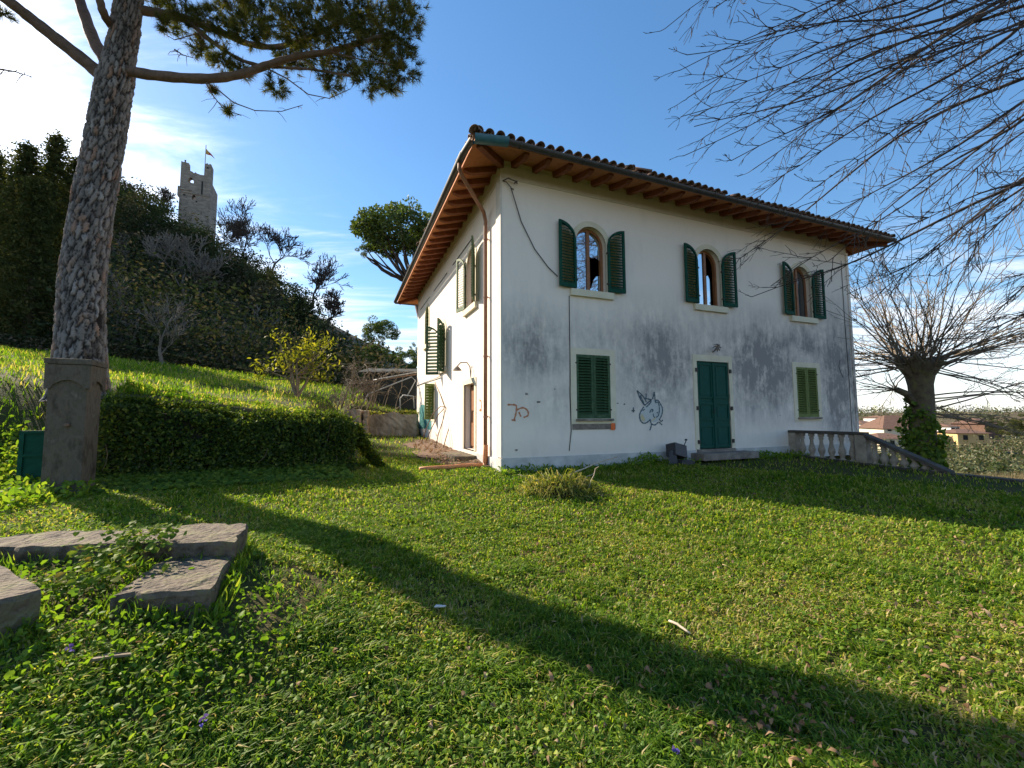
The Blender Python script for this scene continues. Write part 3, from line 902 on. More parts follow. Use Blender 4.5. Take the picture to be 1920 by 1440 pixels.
square_window(FC[0], f3, fin, fout, 1.17, 2.65, .46, .15, MAT['green_old'], 20)
square_window(FC[2], f3, fin, fout, 1.17, 2.65, .46, .15, MAT['green_olive'], 19)
mb = MB(); mb.box((FC[0] + .50, -.024, .98), (.11, .012, .16)); mb.build('orange_patch', MAT['orange_tag'], house)
mb = MB(); mb.box((FC[0], -.006, .985), (1.16, .018, .13)); mb.build('window_apron', MAT['stone'], house)

# front door: cream frame, two green leaves with three panels each
mb = MB(); ring(mb, rect_loop(FC[1], .57, .36, 2.66), rect_loop(FC[1], .69, .36, 2.83), f3, (0, -.02, 0)); mb.build('door_frame', MAT['cream'], house)
for sg in (-1, 1):
    c = FC[1] + sg * .285
    mb = MB(); mb.box((c, .045, 1.51), (.555, .04, 2.28))
    d = mb.build('door', MAT['green_door'], house)
    for z0_, z1_ in ((.40, .97), (1.10, 1.56), (1.68, 2.60)):
        zc = (z0_ + z1_) / 2; hh = z1_ - z0_
        mb = MB()
        for x, z, sx, sz in ((c - .235, zc, .05, hh), (c + .235, zc, .05, hh), (c, z0_ + .02, .42, .04), (c, z1_ - .02, .42, .04)):
            mb.box((x, .018, z), (sx, .03, sz))
        mb.box((c, .021, zc), (.33, .012, hh - .16))
        mb.build('door_panel', MAT['green_door'], d)
    for z in (.55, 1.42, 2.42): MB().box((FC[1] + sg * .60, -.03, z), (.07, .03, .10)).build('hinge', MAT['iron'], d)
mb = MB(); mb.box((FC[1], .0, 1.50), (.05, .045, 2.24)); mb.build('door_cover_strip', MAT['green_door'], house)
mb = MB(); mb.tube([(FC[1] - .06, -.01, 1.32), (FC[1] - .06, -.06, 1.32), (FC[1] - .06, -.06, 1.40)], .012, 6); mb.build('door_handle', MAT['iron'], house)
mb = MB(); mb.box((FC[1] + .05, -.24, .20), (1.9, .44, .17)); mb.build('door_step', MAT['stone'], house, bevel=.02)
mb = MB(); mb.box((FC[1] - .0, .1, .30), (1.30, .30, .12)); mb.build('threshold', MAT['stone'], house)

# wrought-iron lamp bracket above the front door
mb = MB(); cx, cz = FC[1] + .02, 3.02
mb.tube([(cx, 0, cz - .1), (cx, -.12, cz - .04), (cx, -.2, cz + .06)], .018, 6)
for k in range(7):
    t = 2 * math.pi * k / 7
    mb.tube([(cx, -.15, cz), (cx + .10 * math.cos(t), -.18, cz + .09 * math.sin(t)), (cx + .13 * math.cos(t + .6), -.12, cz + .11 * math.sin(t + .6))], [.022, .018, .006], 5)
mb.build('wall_lamp', MAT['stone'], house)
# lamp over the side door
mb = MB(); mb.tube([(0, 2.35, 2.25), (-.03, 2.35, 2.55), (-.10, 2.38, 2.66), (-.26, 2.45, 2.66), (-.34, 2.48, 2.56)], .017, 6)
mb.lathe([(.03, .06), (.07, .02), (.13, -.05)], 10, (-.34, 2.48, 2.5)); mb.build('wall_lamp', MAT['stone'], house)
# side door standing open inwards, frame
mb = MB(); ring(mb, rect_loop(2.5, .5, .36, 2.1), rect_loop(2.5, .64, .36, 2.24), s3, (-.02, 0, 0)); mb.build('door_frame', MAT['cream'], house)
mb = MB(); mb.box((.20, 2.52, 1.23), (.05, .96, 1.72)); d = mb.build('door', MAT['wood'], house); d['label'] = 'brown wooden side door set back in its opening'
mb = MB()
for z in (.75, 1.7): mb.box((.16, 2.52, z), (.03, .7, .62))
mb.build('door_panel', MAT['wood'], d)
mb = MB(); mb.box((-.30, 2.45, .16), (.55, 1.5, .20)); mb.build('door_step', MAT['stone_lit'], house, bevel=.02)
mb = MB(); ring(mb, rect_loop(7.4, .35, 1.14, 2.44), rect_loop(7.4, .42, 1.07, 2.52), s3, (-.02, 0, 0)); mb.build('window', MAT['cream'], house)
shutter((-.04, 7.4 - .36), (-math.sin(R(75)), -math.cos(R(75)), 0), (-math.cos(R(75)), math.sin(R(75)), 0), .35, 1.14, 2.44, 2.44, MAT['green_olive'], 11, arch=False)
shutter((-.04, 7.4 + .36), (0, 1, 0), (-1, 0, 0), .35, 1.14, 2.44, 2.44, MAT['green_olive'], 11, arch=False)

# ---- roof: hip slopes, terracotta soffit, rafters, tiles
ZE, SL = 6.66, .30
roof = None
A_ = [(-OV, -OV), (HW + OV, -OV), (HW + OV, HL + OV), (-OV, HL + OV)]
hl = (HL + 2 * OV) / 2
RG = [(-OV + hl, HL / 2), (HW + OV - hl, HL / 2)]
ZR = ZE + SL * hl


def slope_sheet(mb, lift, inset=0.0):
    e = [(x + (inset if x < 0 else -inset), y + (inset if y < 0 else -inset), ZE + lift + inset * SL) for x, y in A_]
    r = [(x, y, ZR + lift) for x, y in RG]
    mb.quad(e[0], e[1], r[1], r[0]); mb.quad(e[1], e[2], r[1]); mb.quad(e[2], e[3], r[0], r[1]); mb.quad(e[3], e[0], r[0])


mb = MB(); slope_sheet(mb, .0)
# fascia edge of the boarding
for k in range(4):
    a = A_[k]; b = A_[(k + 1) % 4]
    mb.quad((*a, ZE), (*b, ZE), (*b, ZE + .05), (*a, ZE + .05))
mb.build('soffit', MAT['soffit'], house)
mb = MB(); slope_sheet(mb, .055)
roof = mb.build('roof', MAT['tile'], house)


def rafter_mesh(length, name='rafter'):
    # side profile in (out, z): carved tail
    pr = [(0, 0), (length, -SL * length), (length, -SL * length - .045), (length - .07, -SL * length - .06), (length - .13, -SL * (length - .13) - .115), (length - .22, -SL * (length - .22) - .13), (0, -.14)]
    b = MB().prism([(-.055, -o, z) for o, z in pr], (.11, 0, 0))
    me = b.mesh(name); me.materials.append(MAT['rafter']); return me


RL = OV - .07
rm = rafter_mesh(RL)
zw = ZE + SL * OV - .004
nf = 23
for k in range(nf):
    u = .28 + (HW - .56) * k / (nf - 1)
    o = link(bpy.data.objects.new('rafter', rm), house); o.location = (u, 0, zw)
ns = 22
for k in range(ns):
    v = .28 + (HL - .56) * k / (ns - 1)
    o = link(bpy.data.objects.new('rafter', rm), house); o.location = (0, v, zw); o.rotation_euler = (0, 0, R(-90))
    o = link(bpy.data.objects.new('rafter', rm), house); o.location = (HW, v, zw); o.rotation_euler = (0, 0, R(90))
for cx, cy, a in ((0, 0, -45), (HW, 0, 45), (0, HL, -135)):   # hip rafters
    b = MB().prism([(-.06, 0, 0), (-.06, -RL * 1.38, -SL * RL * .985), (-.06, -RL * 1.38, -SL * RL - .12), (-.06, 0, -.19)], (.12, 0, 0))
    o = b.build('rafter', MAT['rafter'], house); o.location = (cx, cy, zw - .003); o.rotation_euler = (0, 0, R(a))
# beige strip where the wall meets the soffit
mb = MB(); mb.box((HW / 2, -.006, 6.66), (HW - .02, .02, .34)); mb.box((-.006, HL / 2, 6.66), (.02, HL - .02, .34)); mb.build('cornice', MAT['quoin'], house)


def tile_mesh(r0, r1, ln, up=True, n=8, th=.014):
    """barrel tile lying along +Y, r0 at the lower (near) end"""
    b = MB(); rows = []
    for (y, r) in ((0, r0), (ln, r1)):
        for rr in (r, r - th):
            row = []
            for k in range(n + 1):
                t = math.pi * k / n
                row.append(len(b.v)); b.v.append((rr * math.cos(t), y, (rr * math.sin(t)) * (1 if up else -1)))
            rows.append(row)
    o0, i0, o1, i1 = rows
    for k in range(n):
        b.f += [(o0[k], o0[k + 1], o1[k + 1], o1[k]), (i0[k + 1], i0[k], i1[k], i1[k + 1]), (o0[k + 1], o0[k], i0[k], i0[k + 1]), (o1[k], o1[k + 1], i1[k + 1], i1[k])]
    for k in (0, n): b.f.append((o0[k], i0[k], i1[k], o1[k]))
    me = b.mesh('tile'); me.materials.append(MAT['tile']); me.polygons.foreach_set('use_smooth', [True] * len(me.polygons)); return me


cover = tile_mesh(.092, .074, .46); pan = tile_mesh(.092, .10, .46, up=False)
PIT = math.atan(SL)


def put_tile(me, x, y, z, rz, pitch=PIT, j=1.0):
    o = link(bpy.data.objects.new('tile', me), roof)
    o.location = (x, y, z)
    o.rotation_euler = (pitch + random.uniform(-.03, .03) * j, random.uniform(-.05, .05) * j, rz + random.uniform(-.05, .05) * j)
    return o


SP = .222
n = int((HW + 2 * OV) / SP)
for k in range(n + 1):
    u = -OV + .05 + k * (HW + 2 * OV - .1) / n
    if k in (17, 18, 30): continue
    put_tile(cover, u, -OV - .07 + random.uniform(-.02, .02), ZE + .135 + random.uniform(-.008, .008), 0)
for k in range(n):
    u = -OV + .05 + (k + .5) * (HW + 2 * OV - .1) / n
    put_tile(pan, u, -OV - .05, ZE + .155, 0)
n2 = int((HL + 2 * OV) / SP)
for k in range(1, n2 + 1):
    v = -OV + .05 + k * (HL + 2 * OV - .1) / n2
    put_tile(cover, -OV - .07 + random.uniform(-.02, .02), v, ZE + .135 + random.uniform(-.008, .008), R(-90))
for k in range(n2):
    v = -OV + .05 + (k + .5) * (HL + 2 * OV - .1) / n2
    put_tile(pan, -OV - .05, v, ZE + .155, R(-90))
hipm = tile_mesh(.12, .10, .5)
for k in range(14):                                     # ridge tiles on the front left hip
    t = k * .30 - .06
    put_tile(hipm, -OV + t, -OV + t, ZE + .12 + SL * t, R(-45), math.atan(SL / 1.414))
for k, (u, d, a) in enumerate(((3.0, .1, .5), (3.3, .25, -.4), (3.52, .12, 1.1))):   # slipped tiles
    o = put_tile(cover, u, -OV + d, ZE + .26 + SL * d, a)
for v, d in ((4.2, -.02), (5.1, .0), (5.35, -.06)):
    o = put_tile(cover, -OV + d - .05, v, ZE + .25, R(-60), PIT * .5)
# the rest of the tiled slopes
b = MB()
def tile_rows(b, x0, x1, fwd):
    pass
for side in ('front', 'left', 'right'):
    span = HW + 2 * OV if side != 'left' and side != 'right' else HL + 2 * OV
    nn_ = int(span / SP)
    for k in range(nn_ + 1):
        s_ = -OV + .05 + k * (span - .1) / nn_
        lim = min(s_ + OV, span - (s_ + OV), hl)
        d = .34
        if side == 'right': d = -.07
        if lim < .4: continue
        top = lim
        if side == 'front': p0, p1 = (s_, -OV + d, ZE + SL * d + .13), (s_, -OV + top, ZE + SL * top + .13)
        elif side == 'left': p0, p1 = (-OV + d, s_, ZE + SL * d + .13), (-OV + top, s_, ZE + SL * top + .13)
        else: p0, p1 = (HW + OV - d, s_, ZE + SL * d + .13), (HW + OV - top, s_, ZE + SL * top + .13)
        b.tube([p0, p1], .085, 8)
o = b.build('tile_rows', MAT['tile'], roof, smooth=True); o['kind'] = 'stuff'


def gutter(a, c, r=.075, name='gutter', mat=None, sag=0.0, nseg=8):
    """open half-round gutter from a to c"""
    a, c = Vector(a), Vector(c); d = (c - a).normalized(); s = d.cross(Vector((0, 0, 1))).normalized(); upv = s.cross(d)
    b = MB(); nst = 12
    for i in range(nst + 1):
        p = a.lerp(c, i / nst) - Vector((0, 0, sag * math.sin(math.pi * i / nst)))
        for rr in (r, r - .008):
            for k in range(nseg + 1):
                t = math.pi * k / nseg
                b.v.append(tuple(p + s * (rr * math.cos(t)) - upv * (rr * math.sin(t))))
    m_ = 2 * (nseg + 1)
    for i in range(nst):
        for k in range(nseg):
            q = i * m_
            b.f.append((q + k, q + k + 1, q + m_ + k + 1, q + m_ + k))
            q += nseg + 1
            b.f.append((q + k + 1, q + k, q + m_ + k, q + m_ + k + 1))
    return b.build(name, mat or MAT['gutter'], house, smooth=True)


g = gutter((-OV + .62, -OV - .10, ZE + .04), (HW + OV - .05, -OV - .10, ZE + .04), sag=.02)
b = MB()
for k in range(18):
    u = -OV + .9 + k * .74
    b.tube([(u, -OV - .19, ZE + .045), (u, -OV - .17, ZE - .02), (u, -OV - .10, ZE - .045), (u, -OV - .03, ZE - .02), (u, -OV + .02, ZE + .04)], .009, 4)
b.build('bracket', MAT['gutter'], g)
gutter((-OV - .10, -OV + .55, ZE + .03), (-OV - .10, HL + OV, ZE + .03), sag=.015)
gutter((-OV - .10, -OV + .58, ZE + .02), (-OV - .06, -OV + .02, ZE + .0), r=.07)
gutter((-OV - .06, -OV - .05, ZE - .015), (-OV + .62, -OV - .12, ZE + .035), r=.125, mat=MAT['blue_metal'])['label'] = 'loose blue corner piece of the gutter'
gutter((-OV - .10, HL + OV + .1, ZE + .03), (HW + OV, HL + OV + .1, ZE + .03))
# downpipe: swan neck from the left gutter to the wall, then down to an orange elbow
dp = MB().tube([(-OV - .10, .02, ZE - .04), (-OV - .10, .03, ZE - .16), (-OV - .02, .1, ZE - .26), (-.16, .78, ZE - .62), (-.09, .85, ZE - .80), (-.09, .85, 3), (-.09, .85, .55)], .045, 10).build('downpipe', MAT['pipe'], house, smooth=True)
b = MB()
for z in (1.2, 2.6, 4.0, 5.4): b.tube([(-.09, .85, z), (-.09, .85, z + .04)], .054, 10); b.box((-.04, .85, z + .02), (.08, .02, .02))
b.build('pipe_clip', MAT['pipe'], dp)
MB().tube([(-.09, .85, .58), (-.09, .85, .20), (-.12, .83, .08), (-.22, .78, .03), (-.38, .70, .02)], .058, 10).build('pipe_elbow', MAT['orange_pipe'], house, smooth=True)
# cables
MB().tube([(.02, -.03, 6.42), (.10, -.06, 6.38), (.20, -.05, 6.30), (.46, -.03, 5.55), (.78, -.03, 4.98), (1.12, -.03, 4.60), (1.36, -.03, 4.42)], .011, 5).build('cable', MAT['iron'], house)
b = MB().tube([(.02, -.02, 6.42), (.12, -.10, 6.46), (.32, -.10, 6.42)], .014, 5); b.tube([(.30, -.02, 6.42), (.32, -.12, 6.42), (.32, -.12, 6.36)], .016, 5); b.tube([(.22, 0, 6.3), (.27, -.05, 6.26)], .012, 5)
b.build('cable_bracket', MAT['iron'], house)
MB().tube([(1.66, -.012, 4.0), (1.655, -.012, 3.2), (1.66, -.012, 2.6), (1.64, -.012, 1.7), (1.66, -.012, .9), (1.60, -.012, .45)], .009, 4).build('cable', MAT['iron'], house)
MB().tube([(11.72, -.012, 6.2), (11.70, -.012, 4.4), (11.73, -.012, 2.6), (11.71, -.012, .5)], .009, 4).build('cable', MAT['iron'], house)
MB().tube([(11.35, -.006, 2.95), (11.27, -.006, 2.75), (11.33, -.006, 2.6), (11.45, -.006, 2.4)], .006, 4).build('crack', MAT['iron'], house)
b = MB()
for i in range(3): b.tube([(-.012, 2.2 + i * 3.0, 6.02), (-.012, 4.4 + i * 3.0, 6.02)], .012, 4)
b.build('cable', MAT['iron'], house)
MB().tube([(-.02, HL, 2.66), (-.05, 6.1, 2.62)], .018, 5).build('conduit', MAT['grey_pipe'], house)


def stroke(b, pts, w, to3):
    """spray-paint stroke: a flat ribbon lying just off the wall"""
    P = [Vector((p[0], p[1])) for p in pts]
    # smooth with Catmull-Rom
    Q = []
    for i in range(len(P) - 1):
        p0 = P[max(i - 1, 0)]; p1 = P[i]; p2 = P[i + 1]; p3 = P[min(i + 2, len(P) - 1)]
        for k in range(5):
            t = k / 5
            Q.append(.5 * ((2 * p1) + (p2 - p0) * t + (2 * p0 - 5 * p1 + 4 * p2 - p3) * t * t + (3 * p1 - p0 - 3 * p2 + p3) * t ** 3))
    Q.append(P[-1])
    prev = None
    for i, q in enumerate(Q):
        d = Q[min(i + 1, len(Q) - 1)] - Q[max(i - 1, 0)]
        if d.length < 1e-6: continue
        d.normalize(); nrm = Vector((-d.y, d.x)) * w * .5 * (1 + .25 * math.sin(i * 1.7))
        cur = (to3(*(q + nrm)), to3(*(q - nrm)))
        if prev: b.quad(prev[0], prev[1], cur[1], cur[0])
        prev = cur


def g3(o): return lambda a, z: (a, -o, z)


def uz(px, py):
    """photograph pixel to (u, z) on the front wall"""
    a = at(px, py, 5); o = Vector((0, 0, CZ)); lo = HMI @ o; ld = (HMI @ a) - lo
    t = -lo.y / ld.y; p = lo + ld * t; return (p.x, p.z)


def vz(px, py):
    a = at(px, py, 5); o = Vector((0, 0, CZ)); lo = HMI @ o; ld = (HMI @ a) - lo
    t = -lo.x / ld.x; p = lo + ld * t; return (p.y, p.z)


def zoomed(pts, x0, y0, s): return [uz(x0 + x / s, y0 + y / s) for x, y in pts]


Z = lambda *p: zoomed(p, 1180, 720, 8.47)
b = MB()
fill = Z((160, 520), (170, 460), (215, 390), (300, 330), (370, 265), (430, 265), (490, 330), (520, 420), (510, 520), (460, 590), (390, 620), (330, 600), (260, 610), (200, 610))
b.quad(*[(p[0], -.0045, p[1]) for p in fill])
gr = b.build('graffiti', MAT['spray_pale'], house); gr['label'] = 'unicorn head sprayed in blue outline on the front wall'
b = MB(); W_ = .030
for pts in (Z((118, 110), (170, 240), (238, 350)), Z((118, 110), (200, 190), (250, 260), (262, 300)), Z((170, 190), (215, 290), (238, 350)), Z((262, 160), (262, 215), (250, 240)),
            Z((238, 350), (290, 305), (350, 255)), Z((265, 375), (320, 320), (345, 280)), Z((250, 240), (310, 250), (350, 265)), Z((390, 135), (378, 200), (362, 250)), Z((390, 135), (400, 200), (408, 300)),
            Z((225, 370), (180, 440), (158, 510), (170, 585), (210, 628), (265, 625), (310, 590), (325, 575), (345, 640), (400, 660), (450, 620)), Z((345, 640), (335, 700), (318, 745)),
            Z((405, 305), (430, 265), (460, 280), (490, 330), (518, 390), (520, 450), (500, 520), (470, 580)), Z((410, 310), (450, 300), (470, 370), (470, 440), (455, 510), (420, 540)), Z((470, 570), (500, 605), (525, 580)), Z((460, 610), (515, 660)),
            Z((318, 465), (345, 415), (372, 425), (350, 455)), Z((375, 480), (380, 520), (400, 545)), Z((430, 460), (450, 470)), Z((60, 380), (60, 460)), Z((205, 430), (240, 410))):
    stroke(b, pts, W_, g3(.009))
b.build('outline', MAT['spray_dark'], gr)
b = MB()
q = Z((172, 520), (185, 490), (215, 500), (245, 560), (245, 595), (205, 600), (180, 570)); b.quad(*[(p[0], -.0065, p[1]) for p in q]); stroke(b, Z((345, 590), (385, 570), (415, 540)), .035, g3(.0065))
b.build('colour_patch', MAT['spray_yellow'], gr)
Z2 = lambda *p: zoomed(p, 740, 560, 4.0)
b = MB()
for pts in (Z2((845, 795), (900, 797), (912, 812), (908, 860), (893, 912)), Z2((875, 910), (905, 914)), Z2((915, 835), (960, 818), (995, 840), (998, 875), (965, 892)), Z2((930, 850), (945, 885))):
    stroke(b, pts, .035, g3(.005))
o = b.build('graffiti', MAT['spray_orange'], house); o['label'] = 'orange letters sprayed beside the house corner'
# chips in the front plaster
b = MB()
for px, py, r in ((987, 739, .045), (1010, 754, .05), (967, 844, .04), (1187, 771, .05), (1170, 759, .03), (1077, 740, .06), (1147, 762, .05), (1158, 757, .03), (1040, 730, .02), (1385, 702, .02), (1462, 781, .02)):
    u_, z_ = uz(px, py)
    pts = [(u_ + r * (1 + .4 * random.uniform(-1, 1)) * math.cos(t), z_ + .6 * r * (1 + .4 * random.uniform(-1, 1)) * math.sin(t)) for t in np.linspace(0, 2 * math.pi, 9)[:-1]]
    b.quad(*[(p[0], -.004, p[1]) for p in pts])
b.build('plaster_chip', MAT['stone'], house)
# teal graffiti on the side wall
def side_poly(pix, off): return [(-off, *vz(*p)) for p in pix]
b = MB()
b.quad(*side_poly([(786, 803), (786.5, 765), (789, 758.5), (794, 757.5), (799, 762), (800, 768), (800, 803)], .006))
b.quad(*side_poly([(800.6, 804), (801, 766), (804, 758), (808, 757.5), (809.5, 764), (808.5, 806)], .006))
o = b.build('graffiti', MAT['teal'], house); o['label'] = 'teal painted blocks at the far end of the side wall'
b = MB()
h3 = lambda a, z: (-.006, a, z)
stroke(b, [vz(*p) for p in ((899, 750), (902, 752), (902, 766), (899, 769), (903, 769))], .05, h3)
o = b.build('graffiti', MAT['spray_orange'], house); o['label'] = 'small red mark between side door and downpipe'

# ------------------------------------------------------------------ balustrade and lawn edge
wpt = HM @ Vector((8.9, 0, 0))
bd = Vector((math.sin(YAW), -math.cos(YAW), 0))        # away from the front wall
bal = empty('balustrade', (wpt.x, wpt.y, 0), math.atan2(bd.y, bd.x))
tag(bal, 'weathered stone balustrade stepping down from the front wall along the lawn edge', 'balustrade')
T1, T2 = 1.82, 3.45


def bz(t): return gh(wpt.x + bd.x * t - .25, wpt.y + bd.y * t - .2)


zk0, zk1 = bz(0) + .02, bz(T2) + .02
zt = CZ + (781 - 808.5) / F_PX * 12.2                   # top of the level rail


def rail_z(t): return zt if t <= T1 else zt + (zk1 + .06 - zt) * (t - T1) / (T2 - T1)
def base_z(t): return zk0 + (zk1 - zk0) * t / T2


b = MB(); b.prism([(-.05, -.13, zk0 - .5), (T2 + 2.8, -.13, zk1 - .6), (T2 + 2.8, -.13, zk1 + .0), (T2, -.13, zk1 + .02), (-.05, -.13, zk0 + .03)], (0, .26, 0))
b.build('base_kerb', MAT['kerb'], bal)
b = MB(); b.prism([(0, -.12, zt - .075), (T1 + .09, -.12, zt - .075), (T1 + .09, -.12, zt), (0, -.12, zt)], (0, .24, 0)); b.build('rail', MAT['kerb'], bal, bevel=.012)
b = MB(); b.prism([(T1 + .09, -.12, rail_z(T1 + .09) - .085), (T2, -.12, rail_z(T2) - .085), (T2, -.12, rail_z(T2)), (T1 + .09, -.12, rail_z(T1 + .09))], (0, .24, 0)); b.build('rail', MAT['kerb'], bal, bevel=.012)
for t, w in ((.10, .20), (T1, .24)):
    z0_, z1_ = base_z(t), rail_z(t) - .076
    b = MB().box((t, 0, (z0_ + z1_) / 2), (w, .22, z1_ - z0_)); b.build('post', MAT['baluster'], bal, bevel=.01)


def baluster(t, h, z0_):
    pr = [(.075, 0), (.075, .06), (.045, .09), (.05, .14), (.085, .30), (.08, .38), (.045, .60), (.04, .72), (.06, .80), (.05, .86), (.075, .90), (.075, 1.0)]
    b = MB().lathe([(r, z * h) for r, z in pr], 12, (t, 0, z0_)); return b.build('baluster', MAT['baluster'], bal, smooth=True)


for k in range(6):
    t = .33 + k * (T1 - .46) / 5.4
    baluster(t, rail_z(t) - .076 - base_z(t), base_z(t))
for k in range(7):
    t = T1 + .24 + k * .19
    h = rail_z(t) - .086 - base_z(t)
    if h > .08: baluster(t, h, base_z(t))

# ------------------------------------------------------------------ pillar, gate leaf, stone steps
pp = at(128, 905, 6.0)
pillar = empty('gate_pillar', (pp.x, pp.y, gh(pp.x, pp.y) - .05), R(24))
tag(pillar, 'square weathered grey gate pillar with arched cap beside the hedge', 'pillar')
ph = at(128, 672, 6.0).z - pillar.location.z
b = MB().box((0, 0, (ph - .25) / 2), (.41, .41, ph - .25)); b.build('shaft', MAT['pillar'], pillar, bevel=.012)
b = MB()
for rz in (0, 90, 180, 270):                            # cap: on each side a slab with a shallow arch cut in its lower edge
    q = Matrix.Rotation(R(rz), 3, 'Z')
    z0_, z1_ = ph - .42, ph - .09
    pts = [(-.235, z0_), (-.17, z0_)] + [(-.15 + .03 * k, z0_ + .05 + .07 * math.sin(math.pi * k / 10)) for k in range(11)] + [(.17, z0_), (.235, z0_), (.235, z1_), (-.235, z1_)]
    pts = [(min(max(x, -.235), .235), z) for x, z in pts]
    b.prism([q @ Vector((x, -.237, z)) for x, z in pts], q @ Vector((0, .05, 0)))
b.box((0, 0, ph - .17), (.42, .42, .16))
b.build('cap', MAT['pillar'], pillar)
b = MB().box((0, 0, ph - .045), (.50, .50, .08)); b.build('cap_slab', MAT['pillar'], pillar, bevel=.02)
b = MB().lathe([(.03, 0), (.03, .04), (.02, .06)], 8); o = b.build('bolt', MAT['rust'], pillar); o.location = (0.03, -.205, ph - .92); o.rotation_euler = (R(90), 0, 0)

gp = at(62, 903, 6.35)
gate = empty('gate_leaf', (gp.x, gp.y, gp.z), R(24))
tag(gate, 'narrow dark green gate leaf standing half hidden behind the pillar', 'gate')
gh_ = at(62, 806, 6.35).z - gp.z
b = MB().box((0, 0, gh_ / 2), (.30, .03, gh_)); b.build('sheet', MAT['green'], gate)
b = MB()
for x in (-.15, .15): b.box((x, -.012, gh_ / 2), (.05, .06, gh_ + .04))
for z in (.02, gh_ * .55, gh_): b.box((0, -.014, z), (.26, .055, .04))
b.build('frame', MAT['green'], gate)


def slab(name, outline_top, thick, label, seed, mat='stone_lit', tilt=0.0):
    """rough stone slab from a plan outline (world x, y, z of the top)"""
    r = random.Random(seed)
    c = sum((Vector(p) for p in outline_top), Vector()) / len(outline_top)
    # refine the outline so that the edges are chipped
    pts = []
    n = len(outline_top)
    for i in range(n):
        a = Vector(outline_top[i]); b_ = Vector(outline_top[(i + 1) % n]); k = max(2, int((b_ - a).length / .07))
        for j in range(k):
            p = a.lerp(b_, j / k); o_ = (c - p).normalized()
            p += o_ * r.uniform(0, .022) + Vector((0, 0, r.uniform(-.010, .004)))
            if r.random() < .08: p += o_ * .03
            pts.append(p)
    bm = bmesh.new()
    top = [bm.verts.new(p - c) for p in pts]
    mid = [bm.verts.new(p - c + (p - c).normalized() * .012 - Vector((0, 0, .02 + r.uniform(0, .012)))) for p in pts]
    bot = [bm.verts.new(p - c + (p - c).normalized() * r.uniform(-.02, .01) - Vector((0, 0, thick))) for p in pts]
    f = bm.faces.new(top)
    m = len(pts)
    for i in range(m):
        j = (i + 1) % m
        bm.faces.new((top[j], top[i], mid[i], mid[j])); bm.faces.new((mid[j], mid[i], bot[i], bot[j]))
    bmesh.ops.triangulate(bm, faces=[f])
    es = [e for e in bm.edges if e.calc_length() > .16]
    for _ in range(3):
        es = [e for e in bm.edges if e.calc_length() > .13]
        bmesh.ops.subdivide_edges(bm, edges=es, cuts=1)
        bmesh.ops.triangulate(bm, faces=bm.faces[:])
    for v in bm.verts: v.co += Vector((r.uniform(-1, 1), r.uniform(-1, 1), r.uniform(-1, 1))) * .004
    bmesh.ops.recalc_face_normals(bm, faces=bm.faces)
    me = bpy.data.meshes.new(name); bm.to_mesh(me); bm.free(); me.materials.append(MAT[mat])
    o = link(bpy.data.objects.new(name, me)); o.location = c
    tag(o, label, 'stone slab', 'broken stone steps')
    return o


def top_at(px, py, z):
    """point where a pixel's ray meets the level z"""
    d = at(px, py, 1.0) - Vector((0, 0, CZ)); return Vector((0, 0, CZ)) + d * ((z - CZ) / d.z)


zs1 = CZ - .88; zs2 = CZ - .985; zs0 = CZ - .90
slab('stone_slab', [top_at(*p, zs1) for p in ((262, 1016), (440, 1013), (466, 980), (380, 977), (372, 984), (265, 988))], .17, 'squared stone block at the right end of the upper step', 1)
slab('stone_slab', [top_at(*p, zs1 - .015) for p in ((-120, 1026), (250, 1015), (258, 990), (110, 992), (40, 997), (-60, 1008))], .17, 'long stone block forming the left part of the upper step', 2)
slab('stone_slab', [top_at(*p, zs2) for p in ((205, 1114), (300, 1108), (395, 1102), (432, 1044), (440, 1036), (310, 1042), (270, 1066))], .16, 'broken flat slab lying below the right end of the upper step', 3)
slab('stone_slab', [top_at(*p, zs0) for p in ((-90, 1140), (0, 1122), (76, 1097), (20, 1062), (-20, 1044), (-110, 1060))], .22, 'thick stone block at the left edge in front of the steps', 4)

# ------------------------------------------------------------------ vegetation helpers


def cards(P, size, rnd, flat=0.0, aspect=.55):
    """random rhombic leaf faces (one quad each)"""
    n = len(P); a = rand_dirs(n); b_ = rand_dirs(n)
    if flat: a[:, 2] *= (1 - flat); a = unit(a)
    s = unit(np.cross(a, b_)); L_ = np.asarray(size).reshape(-1, 1)
    V = np.empty((n, 4, 3))
    V[:, 0] = P - a * L_ * .5; V[:, 2] = P + a * L_ * .5
    V[:, 1] = P + s * L_ * aspect * .5; V[:, 3] = P - s * L_ * aspect * .5
    Fc = np.arange(n * 4).reshape(n, 4)
    return V.reshape(-1, 3), Fc, np.repeat(rnd, 4)


def blob_points(c, r, n, shell=.55, squash=1.0):
    d = rand_dirs(n); q = shell + (1 - shell) * rng.random((n, 1)) ** .6
    d[:, 2] *= squash
    return np.asarray(c) + d * q * r


def bend_path(a, c, sag, n, jit):
    """points from a to c with a sag (vector) and a little wandering"""
    a, c = Vector(a), Vector(c); L_ = (c - a).length; out = []
    ph = [random.uniform(0, 6) for _ in range(3)]
    for i in range(n + 1):
        t = i / n
        p = a.lerp(c, t) + Vector(sag) * (4 * t * (1 - t))
        w = jit * L_ * min(t * 4, 1)
        p += Vector((math.sin(ph[0] + t * 9), math.sin(ph[1] + t * 8), math.sin(ph[2] + t * 10))) * w
        out.append(p)
    return out


